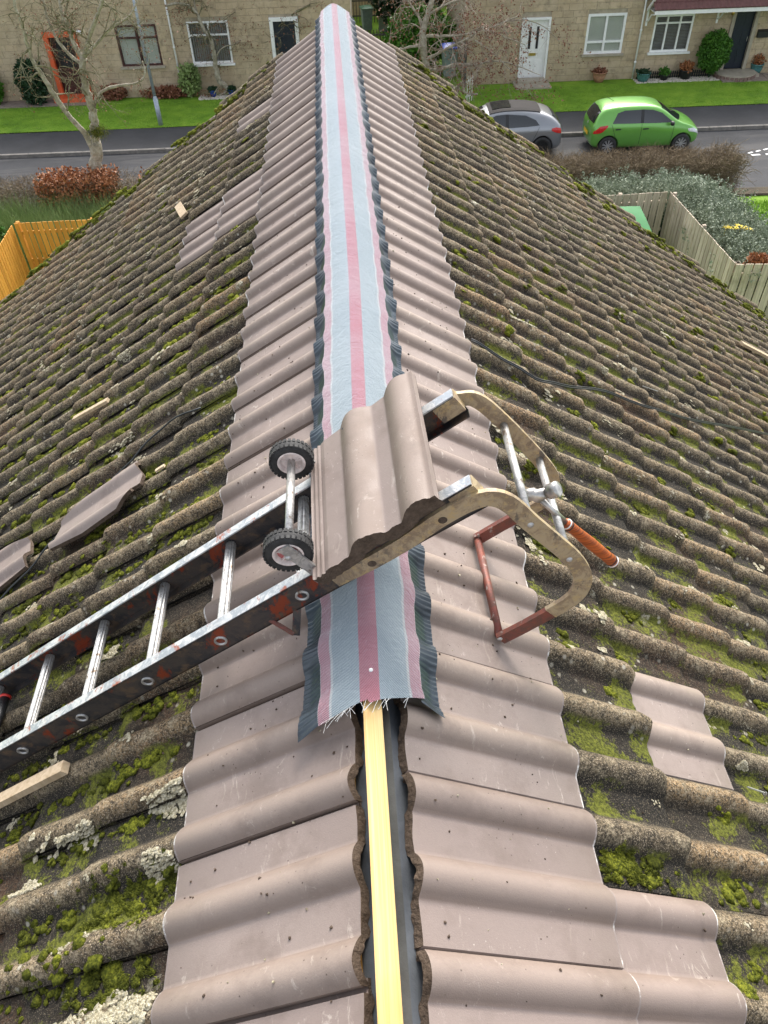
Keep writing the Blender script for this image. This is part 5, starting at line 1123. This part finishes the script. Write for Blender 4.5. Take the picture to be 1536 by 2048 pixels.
# cars --------------------------------------------------------------------------
def carpaint(name, c, metal=.35):
    n = NT(name, .28, metal, .5); n.col(n.mix(n.ramp(n.noise(3, 5), [(.3, 0.), (.7, .35)]), c, tuple(x*.72 for x in c))); n.b.inputs['Coat Weight'].default_value = .7; n.b.inputs['Coat Roughness'].default_value = .08; return n.m
n = NT('car_glass', .05, spec=.9); n.col((.012, .015, .017)); M['carglass'] = n.m
M['blackpl'] = simple('black_plastic', (.015, .015, .016), .5); M['tail'] = simple('red_lamp', (.55, .02, .02), .15); M['lamp'] = simple('clear_lamp', (.62, .64, .66), .12, .2)
M['alloy'] = simple('silver_wheel', (.55, .55, .55), .3, .6, .1, 9); M['yplate'] = simple('yellow_plate', (.80, .52, .03), .5)
def car(name, label, loc, rz, ST_, wheels, wr, paint, rimm, wins, roofm=None, nspoke=8, extras=None):
    r = thing(name, label, 'car', loc, rz); sec = MB(); nn = 0; vs = []; rows = []
    for (x, zl, w_, zb, zr, ht) in ST_:
        half = [(0, zl), (w_*.8, zl), (w_*.965, zl+.07), (w_, zl+(zb-zl)*.45), (w_*.995, zl+(zb-zl)*.75), (w_*.955, zb), (ht+(w_*.955-ht)*.38, zb+(zr-zb)*.62), (ht, zr-.035), (ht*.72, zr), (0, zr+.018)]
        loop = [(x, y, z) for y, z in half]+[(x, -y, z) for y, z in half[-2:0:-1]]; rows.append(loop)
    m_ = len(rows[0]); vs = [p for l_ in rows for p in l_]
    fs = [(i*m_+k_, i*m_+(k_+1) % m_, (i+1)*m_+(k_+1) % m_, (i+1)*m_+k_) for i in range(len(rows)-1) for k_ in range(m_)]
    fs += [tuple(range(m_-1, -1, -1)), tuple(range((len(rows)-1)*m_, len(rows)*m_))]
    sec.add(vs, fs); me = sec.mesh('body', paint, True); tmp = bpy.data.objects.new('tmp_body', me); COL.objects.link(tmp)
    ms = tmp.modifiers.new('s', 'SUBSURF'); ms.levels = 2; ms.render_levels = 2; cut = []
    dg = bpy.context.evaluated_depsgraph_get(); dg.update(); full = bpy.data.meshes.new_from_object(tmp.evaluated_get(dg))
    bm = bmesh.new(); bm.from_mesh(full); bvh = BVHTree.FromBMesh(bm); bm.free()
    ck = MB()
    for wx in wheels:
        for sy in (-1, 1): ck.lathe((wx, sy*.95, wr), [(0, -.36), (wr+.055, -.36), (wr+.055, .36), (0, .36)], 32, (0, 1, 0))
    cme = ck.mesh('cut', M['blackpl']); co_ = bpy.data.objects.new('cut', cme); COL.objects.link(co_)
    mb_ = tmp.modifiers.new('b', 'BOOLEAN'); mb_.operation = 'DIFFERENCE'; mb_.object = co_; mb_.solver = 'EXACT'; mb_.use_self = True
    dg.update(); body = bpy.data.meshes.new_from_object(tmp.evaluated_get(dg)); bpy.data.objects.remove(tmp); bpy.data.objects.remove(co_)
    if len(body.polygons) < 200: body = full
    while len(body.materials) < 1: body.materials.append(paint)
    body.polygons.foreach_set('use_smooth', [True]*len(body.polygons)); body.set_sharp_from_angle(angle=R(35)); bo = obj('body', body, r)
    def patch(nm, mat, bot, top, axis, off=.006, parent=r, rows_=5, sub=4, name2=None):
        def interp(P, t): q = t*(len(P)-1); i = min(int(q), len(P)-2); f = q-i; return tuple(a*(1-f)+b*f for a, b in zip(P[i], P[i+1]))
        nx = (len(bot)-1)*sub; V_ = []; ok = True
        for j in range(rows_+1):
            for i in range(nx+1):
                a = interp(bot, i/nx); b = interp(top, i/nx); t = j/rows_; p = (a[0]*(1-t)+b[0]*t, a[1]*(1-t)+b[1]*t)
                if axis[0] == 'y': o__ = Vector((p[0], 3*axis[1], p[1])); d_ = Vector((0, -axis[1], 0))
                elif axis[0] == 'x': o__ = Vector((4*axis[1], p[0], p[1])); d_ = Vector((-axis[1], 0, 0))
                else: o__ = Vector((p[0], p[1], 4)); d_ = Vector((0, 0, -1))
                h_, nrm, _, _ = bvh.ray_cast(o__, d_)
                if h_ is None: h_ = Vector((o__.x, o__.y, o__.z))+d_*3; nrm = -d_
                V_.append(tuple(h_-d_*off*.6+nrm*off*.6))
        k_ = MB(); k_.add(V_, [(j*(nx+1)+i, j*(nx+1)+i+1, (j+1)*(nx+1)+i+1, (j+1)*(nx+1)+i) for j in range(rows_) for i in range(nx)]); return k_.build(nm, mat, parent, True)
    for sy in (-1, 1):
        for b_, t_ in wins['side']: patch('window', M['carglass'], b_, t_, ('y', sy))
        for (x0, z0, x1, z1) in wins['seams']: patch('door_seam', M['blackpl'], [(x0, z0), (x1, z1)], [(x0+.012, z0+.002), (x1+.012, z1+.002)], ('y', sy), .003, rows_=1, sub=10)
        for hx, hz in wins['handles']:
            patch('door_handle', M['blackpl'] if wins['hm'] == 'b' else paint, [(hx-.09, hz-.02), (hx+.09, hz-.012)], [(hx-.09, hz+.02), (hx+.09, hz+.025)], ('y', sy), .02, rows_=2)
        b_, t_ = wins['pillar']; patch('pillar', M['blackpl'], b_, t_, ('y', sy), .004)
        b_, t_ = wins['tail']; patch('tail_light', M['tail'], b_, t_, ('y', sy), .012)
        b_, t_ = wins['head']; patch('headlight', M['lamp'], b_, t_, ('y', sy), .012)
        k_ = MB(); mx, mz = wins['mirror']; k_.ico((mx, sy*(ST_[6][2]+.09), mz), .1, 2, .1, sq=(.7, 1, .75)); k_.build('door_mirror', paint if wins['hm'] != 'b' else M['blackpl'], r, True)
        patch('sill_trim', M['blackpl'], [(wheels[0]+.4, .2), (wheels[1]-.4, .2)], [(wheels[0]+.4, .235), (wheels[1]-.4, .235)], ('y', sy), .004, rows_=1)
    b_, t_ = wins['rear']; patch('rear_window', M['carglass'], b_, t_, ('x', -1)); b_, t_ = wins['front']; patch('windscreen', M['carglass'], b_, t_, ('x', 1))
    patch('number_plate', M['yplate'], [(-.26, wins['pl']), (.26, wins['pl'])], [(-.26, wins['pl']+.12), (.26, wins['pl']+.12)], ('x', -1), .02, rows_=2)
    patch('grille', M['blackpl'], [(-.45, .28), (.45, .28)], [(-.4, .45), (.4, .45)], ('x', 1), .01)
    if roofm: b_, t_ = wins['roof']; patch('roof_panel', roofm, b_, t_, ('z', 1), .02, rows_=12, sub=8)
    k_ = MB(); k_.box(((wheels[0]+wheels[1])/2, 0, .25), (ST_[-1][0]-ST_[0][0]-.5, ST_[5][2]*1.15, .12)); k_.build('underbody', M['blackpl'], r)
    for wx in wheels:
        for sy in (-1, 1):
            yc = sy*(ST_[5][2]-.10); k_ = MB(); k_.lathe((wx, yc, wr), [(wr*.66, -.095), (wr*.9, -.1), (wr, -.075), (wr*1.005, 0), (wr, .075), (wr*.9, .1), (wr*.66, .095), (wr*.66, -.095)], 36, (0, 1, 0)); wo = k_.build('wheel', M['rubber'], r, True)
            k_ = MB(); k_.lathe((wx, yc+sy*.02, wr), [(0, .04*sy), (wr*.66, .04*sy)], 30, (0, 1, 0)); k_.build('wheel_well', M['blackpl'], wo)
            k_ = MB()
            for q in range(nspoke):
                for dd in (-.11, .11): an = q*2*math.pi/nspoke; k_.bar((wx+math.cos(an)*.03, yc+sy*.085, wr+math.sin(an)*.03), (wx+math.cos(an+dd)*wr*.66, yc+sy*.08, wr+math.sin(an+dd)*wr*.66), .018, .02, (0, 1, 0))
            for s2 in (1,): k_.lathe((wx, yc+sy*.075, wr), [(wr*.62, -.02), (wr*.62, .02), (wr*.69, .022), (wr*.69, -.02)], 36, (0, 1, 0))
            k_.lathe((wx, yc+sy*.085, wr), [(0, .015*sy), (.05, .012*sy), (.055, -.01*sy)], 16, (0, 1, 0)); k_.build('rim', rimm, wo)
    if extras: extras(r, patch)
    return r
GST = [(-1.80, .36, .60, .62, .70, .52), (-1.76, .24, .72, .78, .90, .60), (-1.66, .20, .79, .90, 1.12, .58), (-1.50, .18, .815, .93, 1.34, .55), (-1.15, .17, .82, .93, 1.405, .55), (-.6, .16, .82, .92, 1.425, .55), (0, .16, .82, .91, 1.42, .55), (.42, .16, .82, .90, 1.35, .55), (.78, .17, .815, .89, 1.13, .58), (1.02, .17, .81, .86, .96, .68), (1.4, .18, .79, .78, .87, .66), (1.68, .22, .72, .64, .74, .56), (1.80, .34, .56, .50, .58, .44)]
gw = dict(side=[([(-1.18, .965), (-.8, .955), (-.27, .95)], [(-1.02, 1.24), (-.8, 1.30), (-.27, 1.31)]), ([(-.17, .95), (.35, .94), (.80, .945)], [(-.17, 1.31), (.12, 1.29), (.42, 1.20)])],
          seams=[(-.24, .26, -.22, .93), (.80, .3, .84, .93), (-1.2, .93, -1.0, .45), (-1.0, .45, -.9, .27)], handles=[(-.98, .80), (-.08, .79)], hm='b', pillar=([(-.27, .95), (-.17, .95)], [(-.27, 1.31), (-.17, 1.31)]),
          tail=([(-1.76, .66), (-1.5, .72), (-1.32, .88)], [(-1.74, .74), (-1.56, .90), (-1.32, .93)]), head=([(1.35, .66), (1.6, .60), (1.74, .52)], [(1.32, .74), (1.5, .74), (1.66, .66)]), mirror=(.72, .96),
          rear=([(-.55, .93), (0, .90), (.55, .93)], [(-.46, 1.26), (0, 1.29), (.46, 1.26)]), front=([(-.64, .97), (0, .93), (.64, .97)], [(-.48, 1.30), (0, 1.33), (.48, 1.30)]), pl=.48, roof=None)
def gx(r, patch):
    patch('badge', M['alloy'], [(-.06, .78), (.06, .78)], [(-.06, .86), (.06, .86)], ('x', -1), .012); k = MB(); k.tube([(-1.05, 0, 1.42), (-1.3, 0, 1.56)], .006, 5); k.build('aerial', M['blackpl'], r)
    k = MB(); k.tube([(-1.73, .1, .95), (-1.66, -.4, 1.02)], .01, 5); k.build('rear_wiper', M['blackpl'], r)
    patch('bumper_line', M['blackpl'], [(-.7, .56), (.7, .56)], [(-.7, .568), (.7, .568)], ('x', -1), .003, rows_=1)
gp = ST(10.03, -1.03, -.10)
car('car', 'bright lime green hatchback parked facing right on the far side of the road', tuple(gp), TH, GST, (-1.24, 1.18), .29, carpaint('lime_green_paint', (.155, .42, .07), .3), M['alloy'], gw, nspoke=9, extras=gx)
SST = [(-2.0, .38, .66, .60, .70, .56), (-1.95, .26, .78, .80, .90, .62), (-1.84, .21, .84, .88, 1.02, .64), (-1.6, .19, .87, .90, 1.17, .60), (-1.15, .18, .875, .90, 1.29, .57), (-.6, .17, .875, .89, 1.345, .565), (0, .17, .875, .88, 1.345, .565), (.45, .17, .87, .87, 1.27, .57), (.85, .18, .865, .86, 1.05, .62), (1.1, .18, .86, .82, .92, .72), (1.55, .19, .84, .74, .82, .70), (1.88, .23, .76, .6, .69, .58), (2.02, .34, .6, .48, .55, .46)]
sw = dict(side=[([(-1.2, .95), (-.8, .925), (-.2, .91)], [(-1.08, 1.08), (-.75, 1.2), (-.2, 1.24)]), ([(-.1, .91), (.4, .905), (.88, .91)], [(-.1, 1.24), (.2, 1.22), (.5, 1.11)])],
          seams=[(-.17, .26, -.15, .89), (.86, .3, .9, .88), (-1.2, .9, -.95, .42)], handles=[(-.98, .80), (-.02, .78)], hm='p', pillar=([(-.2, .91), (-.1, .91)], [(-.2, 1.24), (-.1, 1.24)]),
          tail=([(-1.93, .70), (-1.75, .74), (-1.6, .80)], [(-1.9, .84), (-1.75, .88), (-1.6, .86)]), head=([(1.5, .62), (1.75, .56), (1.9, .5)], [(1.45, .70), (1.65, .70), (1.85, .62)]), mirror=(.8, .93),
          rear=([(-.56, .92), (0, .9), (.56, .92)], [(-.5, 1.12), (0, 1.14), (.5, 1.12)]), front=([(-.68, .93), (0, .9), (.68, .93)], [(-.5, 1.2), (0, 1.24), (.5, 1.2)]), pl=.5, roof=([(-1.25, -.52), (-.5, -.53), (.42, -.53)], [(-1.25, .52), (-.5, .53), (.42, .53)]))
n = NT('dark_roof', .75, spec=.15); n.col((.03, .027, .026)); rf_ = n.m
def sx(r, patch):
    patch('sunroof', M['carglass'], [(-.3, -.35), (.3, -.35)], [(-.3, .35), (.3, .35)], ('z', 1), .032)
sp = ST(5.28, -1.0, -.10)
car('car', 'silver grey hatchback with dark roof parked facing left behind the roof verge', tuple(sp), TH+math.pi, SST, (-1.33, 1.30), .31, carpaint('silver_grey_paint', (.27, .28, .295), .55), M['blackpl'], sw, rf_, nspoke=5, extras=sx).scale = (1.0, 1.0, 1.06)
